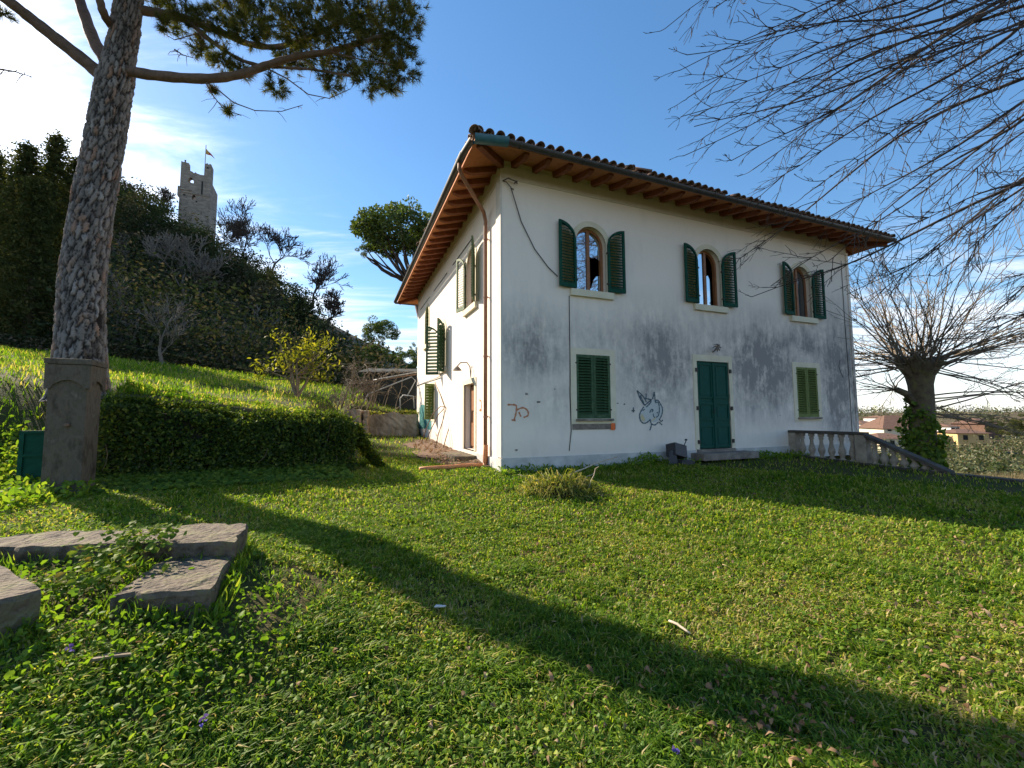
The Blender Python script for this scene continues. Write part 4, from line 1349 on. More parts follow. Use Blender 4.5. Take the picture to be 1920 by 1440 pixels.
def twig_tree(mb, p, d, length, r, depth, spread=.6, kids=3, up=.15, seg=4, shrink=.66, sides=5, tip=.004):
    """recursive bare branching"""
    pts = [Vector(p)]; d = Vector(d).normalized(); q = Vector(p)
    for i in range(seg):
        d = (d + Vector((random.gauss(0, .13), random.gauss(0, .13), random.gauss(up * .5, .10)))).normalized()
        q = q + d * (length / seg); pts.append(q.copy())
    r1 = max(r * .55, tip)
    mb.tube(pts, [r + (r1 - r) * i / seg for i in range(seg + 1)], sides, cap=False)
    if depth <= 0: return
    for k in range(kids):
        i = seg if k == 0 else random.randint(max(1, seg // 2), seg)
        ax = Vector((random.gauss(0, 1), random.gauss(0, 1), random.gauss(.2, .7))).normalized()
        nd = (d + ax * spread * random.uniform(.6, 1.3) + Vector((0, 0, up))).normalized()
        twig_tree(mb, pts[i], nd, length * shrink * random.uniform(.8, 1.15), r1 if k == 0 else r1 * .8, depth - 1, spread, kids, up, max(2, seg - 1), shrink, max(3, sides - 1), tip)


# ------------------------------------------------------------------ the big pine
pb = at(152, 720, 8.4)
PX, PY, PZ = pb.x, pb.y, gh(pb.x, pb.y) - .25
pine = empty('pine_tree', (0, 0, 0))
tag(pine, 'tall stone pine with plated bark leaning over the gate pillar', 'tree')
cl = [(150, 760, .40), (150, 715, .375), (151, 650, .345), (154, 560, .315), (162, 460, .30), (176, 380, .293), (192, 300, .285), (206, 220, .27), (218, 150, .265), (230, 90, .225), (243, 20, .205), (256, -80, .185), (268, -200, .16), (278, -330, .12)]
PK = 1.12
def atp(x, y, d): return at(x, y, d * PK)
CLP = [(atp(x, y, 7.5), r * PK) for x, y, r in cl]


def trunk_mesh():
    P = np.array([p[:] for p, r in CLP]); Rr = np.array([r for p, r in CLP])
    s = np.concatenate([[0], np.cumsum(np.linalg.norm(np.diff(P, axis=0), axis=1))])
    nl, na = 400, 130
    t = np.linspace(0, s[-1], nl)
    C = np.stack([np.interp(t, s, P[:, k]) for k in range(3)], 1); rad = np.interp(t, s, Rr)
    ker = np.ones(25) / 25
    C = np.stack([np.convolve(np.pad(C[:, k], 12, mode='edge'), ker, 'valid') for k in range(3)], 1)
    rad = rad + .10 * np.exp(-t / .22)
    ang = np.linspace(0, 2 * math.pi, na, endpoint=False)
    TT, AA = np.meshgrid(t, ang, indexing='ij')
    # bark plates: stretched Voronoi cells on the unrolled stem
    cw, ch = .066, .27
    ncell = int(2 * math.pi * .3 / cw); rows = int(s[-1] / ch)
    cells = []
    for j in range(rows + 2):
        for k in range(ncell):
            cells.append(((k + .5 * (j % 2) + rng.uniform(-.5, .5)) / ncell * 2 * math.pi, (j + rng.uniform(-.55, .55)) * ch, rng.random()))
    kd = kdtree.KDTree(len(cells) * 3); idx = []
    for a, z, q in cells:
        for w in (-2 * math.pi, 0, 2 * math.pi):
            kd.insert(((a + w) * .3, z * .25, 0), len(idx)); idx.append(q)
    kd.balance()
    wob = .016 * wav(AA * 4, TT * 6, 1.5, 3) + .011 * wav(AA * 11, TT * 14, 1.9, 9) + .006 * rng.normal(size=TT.shape)
    crack = np.empty(TT.size); val = np.empty(TT.size)
    fa, fz = (AA * .3 + wob).ravel(), (TT * .25 + wob * .8).ravel()
    for i in range(TT.size):
        r2 = kd.find_n((fa[i], fz[i], 0), 2)
        crack[i] = r2[1][2] - r2[0][2]; val[i] = idx[r2[0][1]]
    crack = np.clip((crack - .003) / .017, 0, 1).reshape(TT.shape); val = val.reshape(TT.shape)
    rr = rad[:, None] + .036 * (crack - .6) + .022 * (val - .5) * crack + .004 * rng.normal(size=TT.shape) + .02 * wav(AA * 2, TT * 1.5, 1, 5)
    V = np.stack([C[:, None, 0] + rr * np.cos(AA), C[:, None, 1] + rr * np.sin(AA), np.repeat(C[:, 2:3], na, 1)], -1).reshape(-1, 3)
    i = np.arange(nl - 1)[:, None] * na; j = np.arange(na)[None]
    Fc = np.stack([i + j, i + (j + 1) % na, i + na + (j + 1) % na, i + na + j], -1).reshape(-1, 4)
    o = np_obj('trunk', V, Fc, MAT['bark'], pine, rnd=val.ravel(), smooth=True)
    a = o.data.attributes.new('crack', 'FLOAT', 'POINT'); a.data.foreach_set('value', crack.ravel().astype(np.float32))


trunk_mesh()


def limb(pix, r0, r1, n=7):
    P = [atp(x, y, d) for x, y, d in pix]; Q = []; r0 *= PK; r1 *= PK
    for i in range(len(P) - 1):
        p0, p1, p2, p3 = P[max(i - 1, 0)], P[i], P[i + 1], P[min(i + 2, len(P) - 1)]
        for k in range(5):
            t = k / 5; Q.append(.5 * ((2 * p1) + (p2 - p0) * t + (2 * p0 - 5 * p1 + 4 * p2 - p3) * t * t + (3 * p1 - p0 - 3 * p2 + p3) * t ** 3))
    Q.append(P[-1]); m = len(Q) - 1
    MB().tube(Q, [r0 + (r1 - r0) * i / m + .006 * math.sin(i * 2.1) for i in range(m + 1)], 10).build('branch', MAT['pine_limb'], pine, smooth=True)
    return Q


B = []
B.append(limb([(205, 150, 7.5), (170, 118, 7.4), (110, 70, 7.2), (60, 30, 7.0), (15, -5, 6.8), (-80, -70, 6.6), (-200, -150, 6.4)], .125, .07))
B.append(limb([(205, 115, 7.5), (180, 75, 7.6), (160, 20, 7.8), (140, -40, 8.0), (100, -150, 8.4)], .115, .07))
B.append(limb([(228, 60, 7.5), (208, 40, 7.3), (195, 15, 7.1), (186, -20, 7.0), (150, -140, 6.6)], .08, .05))
B.append(limb([(232, 128, 7.5), (290, 138, 7.4), (380, 145, 7.3), (450, 138, 7.3), (510, 118, 7.3), (560, 104, 7.2), (620, 95, 7.1), (690, 75, 7.1), (740, 60, 7.1)], .095, .03))
B.append(limb([(240, 12, 7.5), (290, 20, 7.6), (350, 33, 7.7), (410, 55, 7.7), (470, 80, 7.7), (530, 85, 7.8), (600, 60, 7.9), (680, 20, 8.0)], .085, .03))
B.append(limb([(350, 33, 7.7), (400, 75, 7.6), (450, 108, 7.5), (500, 122, 7.4), (580, 128, 7.3), (660, 140, 7.2)], .045, .015))
B.append(limb([(256, -80, 7.5), (330, -60, 7.2), (430, -40, 7.0), (560, -30, 6.8), (700, -20, 6.8)], .08, .03))
b = MB()
for pix in (((380, 146, 7.3), (410, 165, 7.3), (440, 190, 7.25), (480, 205, 7.2), (530, 207, 7.2), (570, 195, 7.2)), ((500, 125, 7.3), (540, 145, 7.2), (580, 175, 7.2), (620, 183, 7.2), (660, 165, 7.2)),
            ((385, 146, 7.3), (400, 175, 7.35), (420, 200, 7.4), (455, 215, 7.4)), ((400, 80, 7.6), (375, 60, 7.6), (330, 72, 7.6), (310, 60, 7.7)), ((330, 90, 7.6), (345, 100, 7.6), (365, 106, 7.6)),
            ((530, 85, 7.8), (570, 60, 7.7), (590, 30, 7.6)), ((620, 95, 7.1), (680, 110, 7.0), (740, 120, 7.0)), ((620, 60, 7.9), (690, 60, 7.8), (760, 30, 7.6)),
            ((560, 104, 7.2), (600, 130, 7.2), (690, 150, 7.0)), ((430, 60, 7.7), (440, 20, 7.6), (420, -20, 7.5)), ((0, 125, 6), (30, 130, 6.1), (62, 140, 6.2))):
    P = [atp(x, y, d) for x, y, d in pix]
    b.tube(P, [.016 - .010 * i / (len(P) - 1) for i in range(len(P))], 5)
    for k in range(10):
        i = random.randint(1, len(P) - 1); p = P[i].lerp(P[i - 1], random.random())
        e = p + Vector((random.gauss(0, .16), random.gauss(0, .16), -abs(random.gauss(.06, .12))))
        b.tube([p, p.lerp(e, .5) + Vector((random.gauss(0, .02), 0, .02)), e], [.006, .005, .003], 4)
o = b.build('twigs', MAT['pine_limb'], pine); o['kind'] = 'stuff'


def needles(P, D, length, n=26, w=.007):
    """a brush of needles at each point P around direction D"""
    m = len(P); P = np.repeat(P, n, 0); D = np.repeat(D, n, 0)
    d = unit(D * .75 + rand_dirs(m * n) * .9); P = P - D * (rng.random((m * n, 1)) * .10)
    s = unit(np.cross(d, rand_dirs(m * n))) * w * .5
    L_ = length * (.7 + .5 * rng.random((m * n, 1)))
    V = np.stack([P - s, P + s, P + d * L_], 1).reshape(-1, 3)
    r = np.repeat(np.clip(np.repeat(rng.random(m), n) * .7 + rng.random(m * n) * .35, 0, 1), 3)
    return V, np.arange(m * n * 3).reshape(-1, 3), r


clumps = [(750, 60, 7.0, .5), (762, 125, 7.2, .36), (720, 100, 7.6, .5), (695, 150, 7.0, .36), (650, 118, 7.8, .42), (700, 40, 7.8, .55), (765, 12, 7.4, .42), (640, 60, 7, .5), (600, 20, 7.6, .55), (590, 96, 8.2, .42),
          (560, 50, 7, .48), (620, 150, 7.4, .30), (518, 158, 7.3, .26), (505, 20, 7.8, .55), (470, 55, 7.1, .42), (440, 10, 8, .55), (405, 38, 7.4, .42), (380, 88, 8, .32), (420, 108, 7.2, .30), (350, 28, 7.6, .38), (315, 45, 7.2, .24),
          (305, 5, 8, .36), (545, 110, 7.9, .38), (455, 128, 7.6, .26), (400, 165, 7.5, .14), (430, 205, 7.4, .14), (735, 160, 7.3, .26), (660, 10, 7.2, .5), (10, 18, 6.5, .16)]
PP, DD = [], []
for x, y, d, r in clumps:
    c = atp(x, y, d); r *= PK; n = int(400 * r ** 2.2) + 6
    q = blob_points(c[:], r, n, .25, .7)
    PP.append(q); DD.append(unit((q - np.array(c[:])) * [1, 1, .7] + [0, 0, .25 * r]))
for k in range(170):                                    # the rest of the umbrella, over and behind the frame
    a = random.uniform(0, 2 * math.pi); rr = 5.8 * math.sqrt(random.random()); cx = -6.6 + rr * math.cos(a); cy = 8.5 + rr * math.sin(a)
    cz = CZ + 9.4 + 1.6 * (1 - (rr / 5.8) ** 2) + random.uniform(-.5, .5)
    ty = math.atan2(cz - CZ, cy) if cy > .3 else 9
    if cy > .3:
        d_ = cy * math.cos(R(PITCH)) + (cz - CZ) * math.sin(R(PITCH)); h_ = -cy * math.sin(R(PITCH)) + (cz - CZ - .7) * math.cos(R(PITCH))
        if 720 - F_PX * h_ / d_ > -40: continue
    q = blob_points((cx, cy, cz), .65, 60, .35, .6); PP.append(q); DD.append(unit(q - np.array((cx, cy, cz)) + [0, 0, .2]))
PP = np.concatenate(PP); DD = np.concatenate(DD)
V, Fc, r = needles(PP, DD, .15, 34, .011)
np_obj('crown', V, Fc, MAT['lf_pine'], pine, rnd=r)

# ------------------------------------------------------------------ pollarded tree by the stair, bare tree on the right
tb = at(1735, 880, 15.0)
pol = empty('pollard_tree', (0, 0, 0))
tag(pol, 'pollarded bare tree with a fan of shoots and an ivy-clad trunk behind the balustrade', 'tree')
x0, y0 = tb.x, tb.y
zg = gh(x0, y0)
hd = at(1740, 690, 15.0)
def pz(py): return at(1735, py, 15.0).z
b = MB()
tp = [(x0 - .1, y0, zg - .2), (x0 - .05, y0, pz(850)), (x0, y0, pz(800)), (x0 + .06, y0, pz(760)), (x0 + .04, y0, pz(725)), (x0 + .05, y0, pz(705)), (x0 + .05, y0, pz(690)), (x0 + .05, y0, pz(676))]
b.tube(tp, [.42, .38, .36, .33, .35, .42, .50, .30], 14)
b.build('trunk', MAT['pollard'], pol, smooth=True)
heads = []
for k in range(9):                                      # knuckles of the pollard head and stubs
    a = 2 * math.pi * k / 9 + .3; e = Vector((x0 + .05 + .52 * math.cos(a), y0 + .5 * math.sin(a), pz(690) + .12 * math.sin(k * 2.7) + .15)); heads.append((e, a))
    c = Vector((x0 + .05, y0, pz(722)))
    MB().tube([c, c.lerp(e, .55) + Vector((0, 0, -.05)), e, e + (e - c) * .12], [.20, .19, .20, .09], 9).build('limb', MAT['pollard'], pol, smooth=True)
lst = [at(1714, 762, 15.0), at(1700, 742, 14.9), at(1682, 734, 14.8)]
MB().tube(lst, [.13, .12, .10], 9).build('limb', MAT['pollard'], pol, smooth=True)
heads.append((Vector((x0 + .05, y0, pz(676))), 1.0)); heads.append((Vector((x0 + .0, y0 - .2, pz(672))), 4.0))


def shoot(mb, p, d, L_, r, droop, kids=9, tip=.006, jit=.05):
    pts = [Vector(p)]; d = Vector(d).normalized(); n = 9; dirs = []
    for i in range(n):
        d = (d + Vector((random.gauss(0, jit), random.gauss(0, jit), random.gauss(0, jit) + droop)) ).normalized()
        pts.append(pts[-1] + d * L_ / n); dirs.append(d.copy())
    mb.tube(pts, [max(tip, r * (1 - i / n) ** .8) for i in range(n + 1)], 5, cap=False)
    for k in range(kids):
        i = random.randint(2, n - 1); dd = dirs[i]
        ax = dd.cross(Vector((random.gauss(0, 1), random.gauss(0, 1), random.gauss(0, 1)))).normalized()
        e = (dd + ax * random.uniform(.5, 1.1)).normalized(); l2 = L_ * random.uniform(.10, .30)
        q = pts[i]; q2 = q + e * l2 * .5 + Vector((0, 0, .03 * l2)); e2 = (e + dd * .5).normalized(); q3 = q2 + e2 * l2 * .5
        mb.tube([q, q2, q3], [max(tip, r * .4), tip, tip * .8], 4, cap=False)
        if l2 > .4:
            for _ in range(2):
                f = q.lerp(q3, random.uniform(.3, .9)); g_ = f + (e2 + Vector((random.gauss(0, .7), random.gauss(0, .7), random.gauss(0, .7)))).normalized() * l2 * .35
                mb.tube([f, g_], [tip * .9, tip * .7], 3, cap=False)


b = MB()
for k in range(112):
    p, a = random.choice(heads)
    a += random.gauss(0, .35); el = R(random.choice((random.uniform(-16, 22), random.uniform(-5, 40), random.uniform(10, 60), random.uniform(30, 88))))
    d = Vector((math.cos(a) * math.cos(el), math.sin(a) * math.cos(el), math.sin(el)))
    shoot(b, p + Vector((random.gauss(0, .14), random.gauss(0, .14), random.gauss(-.03, .15))), d, random.uniform(2.8, 5.8), random.uniform(.016, .034), random.uniform(-.02, .035) if el > R(20) else random.uniform(-.035, .03), 7, .0065, .075)
for k in range(7): shoot(b, lst[-1], Vector((-1, random.gauss(0, .4), random.uniform(-.1, .5))), random.uniform(1.2, 2.4), .025, .0, 6, .0075)
for k in range(10): shoot(b, Vector((x0 + .25, y0 - .1, pz(random.uniform(745, 790)))), Vector((1, random.gauss(-.1, .4), random.uniform(-.25, .35))), random.uniform(2.5, 4.8), .03, -.03, 8, .0075)
o = b.build('shoots', MAT['twig'], pol); o['kind'] = 'stuff'
n = 2600                                                # ivy sleeve on the trunk
aa = rng.random(n) * 2 * math.pi
zz = rng.random(n) ** 1.2 * (pz(788) + .55 * np.sin(aa + 5.2) + .3 * np.sin(aa * 3 + 1) + .5 * rng.random(n) ** 3 - zg) + zg; rr = .33 + .10 * rng.random(n) + .09 * np.sin(zz * 3.1 + aa * 2) + .06 * np.sin(zz * 7 - aa * 3) + .10 * (rng.random(n) < .08) + np.where(zz < pz(800), .05, .0)
P = np.stack([x0 + rr * np.cos(aa), y0 + rr * np.sin(aa), zz], 1)
out_ = np.stack([np.cos(aa), np.sin(aa), np.zeros(n)], 1)
V, Fc, r = leaves(P, unit(out_ * .4 + rand_dirs(n) * .5 + [0, 0, -.4]), unit(out_ + rand_dirs(n) * .3), .10 + .07 * rng.random(n), .09 + .05 * rng.random(n), rng.random(n) * .9)
o = np_obj('ivy', V, Fc, MAT['lf_ivy'], pol, rnd=r); o['kind'] = 'stuff'

br = empty('bare_tree', (0, 0, 0))
tag(br, 'leafless tree at the right edge reaching dark boughs across the sky', 'tree')
tx, ty = 10.6, 6.4
tz = gh(tx, ty)
MB().tube([(tx, ty, tz - .3), (tx + .05, ty, tz + 1.5), (tx - .05, ty + .1, tz + 4), (tx, ty, tz + 7.5), (tx - .1, ty, tz + 12)], [.34, .28, .25, .2, .10], 12).build('trunk', MAT['twig_dark'], br, smooth=True)
ends = [(1255, 52, 7.6), (1285, 140, 7.2), (1300, 175, 6.6), (1282, 215, 7.4), (1290, 292, 7.6), (1368, 314, 7.0), (1460, 330, 7.6), (1430, 362, 8.3), (1385, 485, 7.9), (1400, 568, 8.2), (1440, 545, 7.6), (1500, 372, 7.2), (1330, 20, 6.4),
        (1400, 90, 6.2), (1480, 200, 6.2), (1560, 480, 7.0), (1590, 560, 8.6), (1650, 500, 6.8), (1600, 300, 6.0), (1700, 420, 6.2), (1760, 520, 7.0), (1550, 40, 5.8), (1640, 130, 5.6), (1800, 470, 6.0), (1700, 250, 5.4), (1860, 600, 7.2), (1780, 640, 8.4), (1450, 130, 7.4), (1292, 95, 6.8), (1310, 245, 7.0), (1350, 160, 6.9), (1425, 305, 6.6), (1490, 60, 6.9), (1540, 420, 7.4), (1330, 255, 8.0), (1640, 560, 7.9)]
b = MB()
for k, (ex, ey, ed) in enumerate(ends):
    e = at(ex, ey, ed)
    s0 = Vector((tx - .1, ty + random.uniform(-.2, .2), min(e.z + random.uniform(1.6, 4.2), tz + 11.8)))
    s0.z = max(s0.z, CZ + 3.2)
    pts = bend_path(s0, e, (0, random.uniform(-.3, .3), random.uniform(-.35, .45)), 14, .013)
    r0 = random.uniform(.020, .040)
    m = len(pts) - 1
    MB().tube(pts, [max(.007, r0 * (1 - i / m) ** .75) for i in range(m + 1)], 6, cap=False).build('branch', MAT['twig_dark'], br)
    for j in range(15):
        i = random.randint(3, m - 1); dd = (pts[i + 1] - pts[i]).normalized()
        ax = dd.cross(Vector((random.gauss(0, 1), random.gauss(0, 1), random.gauss(0, 1)))).normalized()
        shoot(b, pts[i], dd + ax * random.uniform(.35, .8), random.uniform(.5, 1.9) * (1.2 - .6 * i / m), .008, .0, 5, .0042, .12)
    for j in range(6):
        shoot(b, pts[m - random.randint(0, 5)], (pts[m] - pts[m - 2]).normalized() + Vector((random.gauss(0, .4), random.gauss(0, .4), random.gauss(0, .4))), random.uniform(.25, .6), .007, 0, 3, .0044, .12)
o = b.build('twigs', MAT['twig_dark'], br); o['kind'] = 'stuff'

# ------------------------------------------------------------------ hedge and ivy at its foot
HA = Vector((-6.55, 6.75)); HB = Vector((-3.25, 8.75))
hd_ = (HB - HA); hlen = hd_.length; hu = hd_.normalized(); hn = Vector((hu.y, -hu.x))    # hn points to the camera
def hedge_top(t): return CZ + .20 + (-.14 - .20) * t + .05 * math.sin(t * 9) + .03 * math.sin(t * 23)
hedge = empty('hedge', (0, 0, 0))
tag(hedge, 'clipped evergreen hedge between the gate pillar and the garden path', 'hedge')
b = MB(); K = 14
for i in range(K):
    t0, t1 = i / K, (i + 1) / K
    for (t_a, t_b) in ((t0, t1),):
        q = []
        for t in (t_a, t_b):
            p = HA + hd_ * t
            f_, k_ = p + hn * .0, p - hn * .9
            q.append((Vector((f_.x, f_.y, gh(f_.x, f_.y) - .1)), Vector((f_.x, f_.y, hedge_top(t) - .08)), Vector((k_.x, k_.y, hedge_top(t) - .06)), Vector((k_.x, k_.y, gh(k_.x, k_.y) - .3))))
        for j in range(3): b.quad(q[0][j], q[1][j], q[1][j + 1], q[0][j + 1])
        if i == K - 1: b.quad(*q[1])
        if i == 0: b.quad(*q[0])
b.build('branches', MAT['hedge_core'], hedge)  # closed near-black core, shade between the leaves put in its colour
n = 23000
t = rng.random(n); face = rng.random(n); hgt = rng.random(n)
px_ = HA.x + hd_.x * t; py_ = HA.y + hd_.y * t
top_ = np.array([hedge_top(q) for q in t])
foot = ground_h(px_, py_)
off = np.zeros(n); z_ = np.zeros(n); nx_, ny_, nz_ = np.zeros(n), np.zeros(n), np.zeros(n)
fr = face < .62; tp_ = (face >= .62) & (face < .88); en = face >= .88
depthj = rng.random(n) ** 1.5 * .22 - .09 - .10 * (rng.random(n) < .05)
bulge = .10 * wav(t * 9, hgt * 3, 1.6, 2) + .16 * np.clip(.45 - hgt, 0, 1) + .05 * wav(t * 31, hgt * 9, 1.3, 6)
z_[fr] = (foot + (top_ - foot) * hgt)[fr]; off[fr] = (bulge - depthj)[fr] + .04; nx_[fr], ny_[fr] = hn.x, hn.y
z_[tp_] = (top_ - depthj * .7 + .03)[tp_]; off[tp_] = -(rng.random(n) * .95)[tp_]; nz_[tp_] = 1
sl_ = .55 * (1 - hgt) ** 1.5; px_[en] = HB.x + hu.x * (.05 + sl_ - depthj)[en]; py_[en] = HB.y + hu.y * (.05 + sl_ - depthj)[en]; off[en] = -(rng.random(n) * .9)[en]
z_[en] = (foot + (hedge_top(1.0) - foot) * hgt)[en]; nx_[en], ny_[en] = hu.x, hu.y
px_ = px_ + hn.x * off; py_ = py_ + hn.y * off
Nn = np.stack([nx_, ny_, nz_], 1)
V, Fc, r = leaves(np.stack([px_, py_, z_], 1), unit(Nn * .6 + rand_dirs(n) * .8 + [0, 0, .1]), unit(Nn * .7 + [0, 0, .5] + rand_dirs(n) * .5), .05 + .035 * rng.random(n), .028 + .018 * rng.random(n), rng.random(n) ** 1.1 * .93)
k = int(n * .03)
HP = [(V, Fc, r)]
for k in range(230):                                    # stray shoots standing out of the clipped faces
    t_ = random.random(); p_ = HA + hd_ * t_; top_k = random.random() < .55
    q0 = np.array((p_.x - hn.x * random.uniform(0, .85), p_.y - hn.y * random.uniform(0, .85), hedge_top(t_))) if top_k else np.array((p_.x + hn.x * .05, p_.y + hn.y * .05, gh(p_.x, p_.y) + random.uniform(.25, 1.1)))
    dv = unit(np.array([[random.gauss(0, .5) + (0 if top_k else hn.x), random.gauss(0, .5) + (0 if top_k else hn.y), random.uniform(.3, 1)]]))
    L_ = random.uniform(.10, .30); m_ = 9; tt = np.linspace(.2, 1, m_)[:, None]
    HP.append(leaves(q0 + dv * L_ * tt, unit(dv + rand_dirs(m_) * .9), rand_dirs(m_) + [0, 0, .4], .04 + .03 * rng.random(m_), .02 + .015 * rng.random(m_), .3 + .6 * rng.random(m_)))
V, Fc, r = join(HP)
o = np_obj('foliage', V, Fc, MAT['lf_hedge'], hedge, rnd=r); o['kind'] = 'stuff'
b = MB()
for k in range(26):
    t = random.random(); p = HA + hd_ * t; f_ = p + hn * random.uniform(.03, .12); z0_ = gh(f_.x, f_.y)
    e = Vector((f_.x + random.gauss(0, .12), f_.y + random.gauss(0, .05), z0_ + random.uniform(.3, 1.0)))
    b.tube(bend_path((f_.x, f_.y, z0_), e, (0, 0, 0), 4, .05), [.008, .007, .006, .005, .004], 4)
o = b.build('stems', MAT['twig'], hedge); o['kind'] = 'stuff'


def ivy_leaves(P, Nrm, size, rnd):
    """lobed ground-ivy leaves, 7-point fans"""
    n = len(P); ax = unit(rand_dirs(n) * [1, 1, .25] + 1e-6); nor = unit(Nrm); ax = unit(ax - nor * np.sum(ax * nor, 1, keepdims=True)); sd = np.cross(nor, ax)
    sh = np.array([(0, 0), (-.16, .26), (.04, .46), (.34, .47), (.62, .30), (.86, 0), (.62, -.30), (.34, -.47), (.04, -.46), (-.16, -.26)])
    sh[:, 1] *= 1.0
    cup = np.array([0, .10, .02, .12, .02, -.12, .02, .12, .02, .10])
    m = len(sh); S = np.asarray(size).reshape(-1, 1)
    V = np.empty((n, m, 3))
    for i in range(m): V[:, i] = P + ax * S * sh[i, 0] + sd * S * sh[i, 1] + nor * S * cup[i]
    b_ = (np.arange(n) * m)[:, None]
    Fc = np.concatenate([b_ + np.array([[0, i + 1, i]]) if False else b_ + np.array([[0, i, i + 1]]) for i in range(1, m - 1)])
    return V.reshape(-1, 3), Fc, np.repeat(rnd, m)


def on_slab(x, y):
    """inside one of the stone slabs' plan"""
    ok = np.zeros(x.shape, bool)
    for o in bpy.data.objects:
        if o.name.startswith('stone_slab'):
            c = np.array([v.co[:2] for v in o.data.vertices]) + np.array(o.location[:2])
            ok |= (x > c[:, 0].min() + .03) & (x < c[:, 0].max() - .03) & (y > c[:, 1].min() + .03) & (y < c[:, 1].max() - .03) & True
    return ok


parts = []
n = 5200                                                # ivy carpet at the hedge's foot
t = rng.random(n); d = rng.random(n) ** 1.4 * 1.15 + .05
x = HA.x + hd_.x * t + hn.x * d - .25; y = HA.y + hd_.y * t + hn.y * d
z = ground_h(x, y) + .03 + .16 * np.clip(1 - d / .9, 0, 1) + .05 * rng.random(n)
parts.append(ivy_leaves(np.stack([x, y, z], 1), rand_dirs(n) * .45 + [hn.x * .35, hn.y * .35, .8], .045 + .045 * rng.random(n), rng.random(n) * .9))
n = 5200                                                # ivy among and before the steps
x = rng.uniform(-4.2, -1.15, n); y = rng.uniform(1.15, 3.6, n)
keep = (rng.random(n) < np.clip(1.25 - np.hypot((x + 2.6) / 1.7, (y - 2.3) / 1.35), 0, 1) * 1.8) & ~((y > 2.93) & (x > -3.6))
x, y = x[keep], y[keep]; n = len(x)
z = ground_h(x, y) + .02 + .10 * rng.random(n) * np.clip(1.2 - np.hypot((x + 2.7) / 1.4, (y - 2.5) / .9), 0.15, 1)
FG = ivy_leaves(np.stack([x, y, z], 1), rand_dirs(n) * .7 + [-.3, .2, .6], .018 + .028 * rng.random(n) ** 2.2, rng.random(n) * .62)
n = 420                                                 # a bunch climbing over the joint of the upper step
x = rng.normal(-2.62, .14, n); y = rng.uniform(2.55, 3.15, n); z = CZ - 1.03 + .17 * (y - 2.55) / .6 + .12 * rng.random(n)
parts.append(ivy_leaves(np.stack([x, y, z], 1), rand_dirs(n) * .5 + [0, -.3, .8], .02 + .035 * rng.random(n), .3 + .7 * rng.random(n)))
V, Fc, r = join(parts)
o = np_obj('ivy_ground_cover', V, Fc, MAT['lf_ivy'], rnd=r)
tag(o, 'ivy creeping over the ground below the hedge and round the steps', 'ivy', kind='stuff')

# ------------------------------------------------------------------ lawn


def inside_house(x, y, m=.05):
    c, s = math.cos(YAW), math.sin(YAW); dx, dy = x + .213, y - 8.967
    u = dx * c + dy * s; v = -dx * s + dy * c
    return (u > -m) & (u < HW + m) & (v > -m) & (v < HL + m)


def dirt_zone(x, y):
    c, s = math.cos(YAW), math.sin(YAW); dx, dy = x + .213, y - 8.967
    u = dx * c + dy * s; v = -dx * s + dy * c
    return (u > -1.15 + .25 * np.sin(v * 2)) & (u < .05) & (v > .6) & (v < 7.5)


def lawn_points(n, r0, r1, pw):
    q = rng.random(n); a = r0 ** pw; b_ = r1 ** pw
    rr = (a + (b_ - a) * q) ** (1 / pw)
    th = rng.uniform(-R(58), R(56), n)
    x = rr * np.sin(th); y = rr * np.cos(th)
    e = edge_s(x, y)
    ok = ~inside_house(x, y) & ~((e > -.12) & (y < 13.4)) & (y > .9) & ((x < 8.3) | (y < 12.2)) & ~((x > -3.2) & (y > 18)) & (y < 27)
    dz = dirt_zone(x, y); ok &= ~dz | (rng.random(n) < .12)
    sl = (x < -1.32) & (x > -4.3) & (y > 2.36) & (y < 3.34)
    ok &= ~sl | (rng.random(n) < .15)
    # hedge footprint
    hx, hy = x - HA.x, y - HA.y; t = hx * hu.x + hy * hu.y; d = hx * hn.x + hy * hn.y
    ok &= ~((t > -.1) & (t < hlen) & (d > -.85) & (d < .25))
    return x[ok], y[ok]


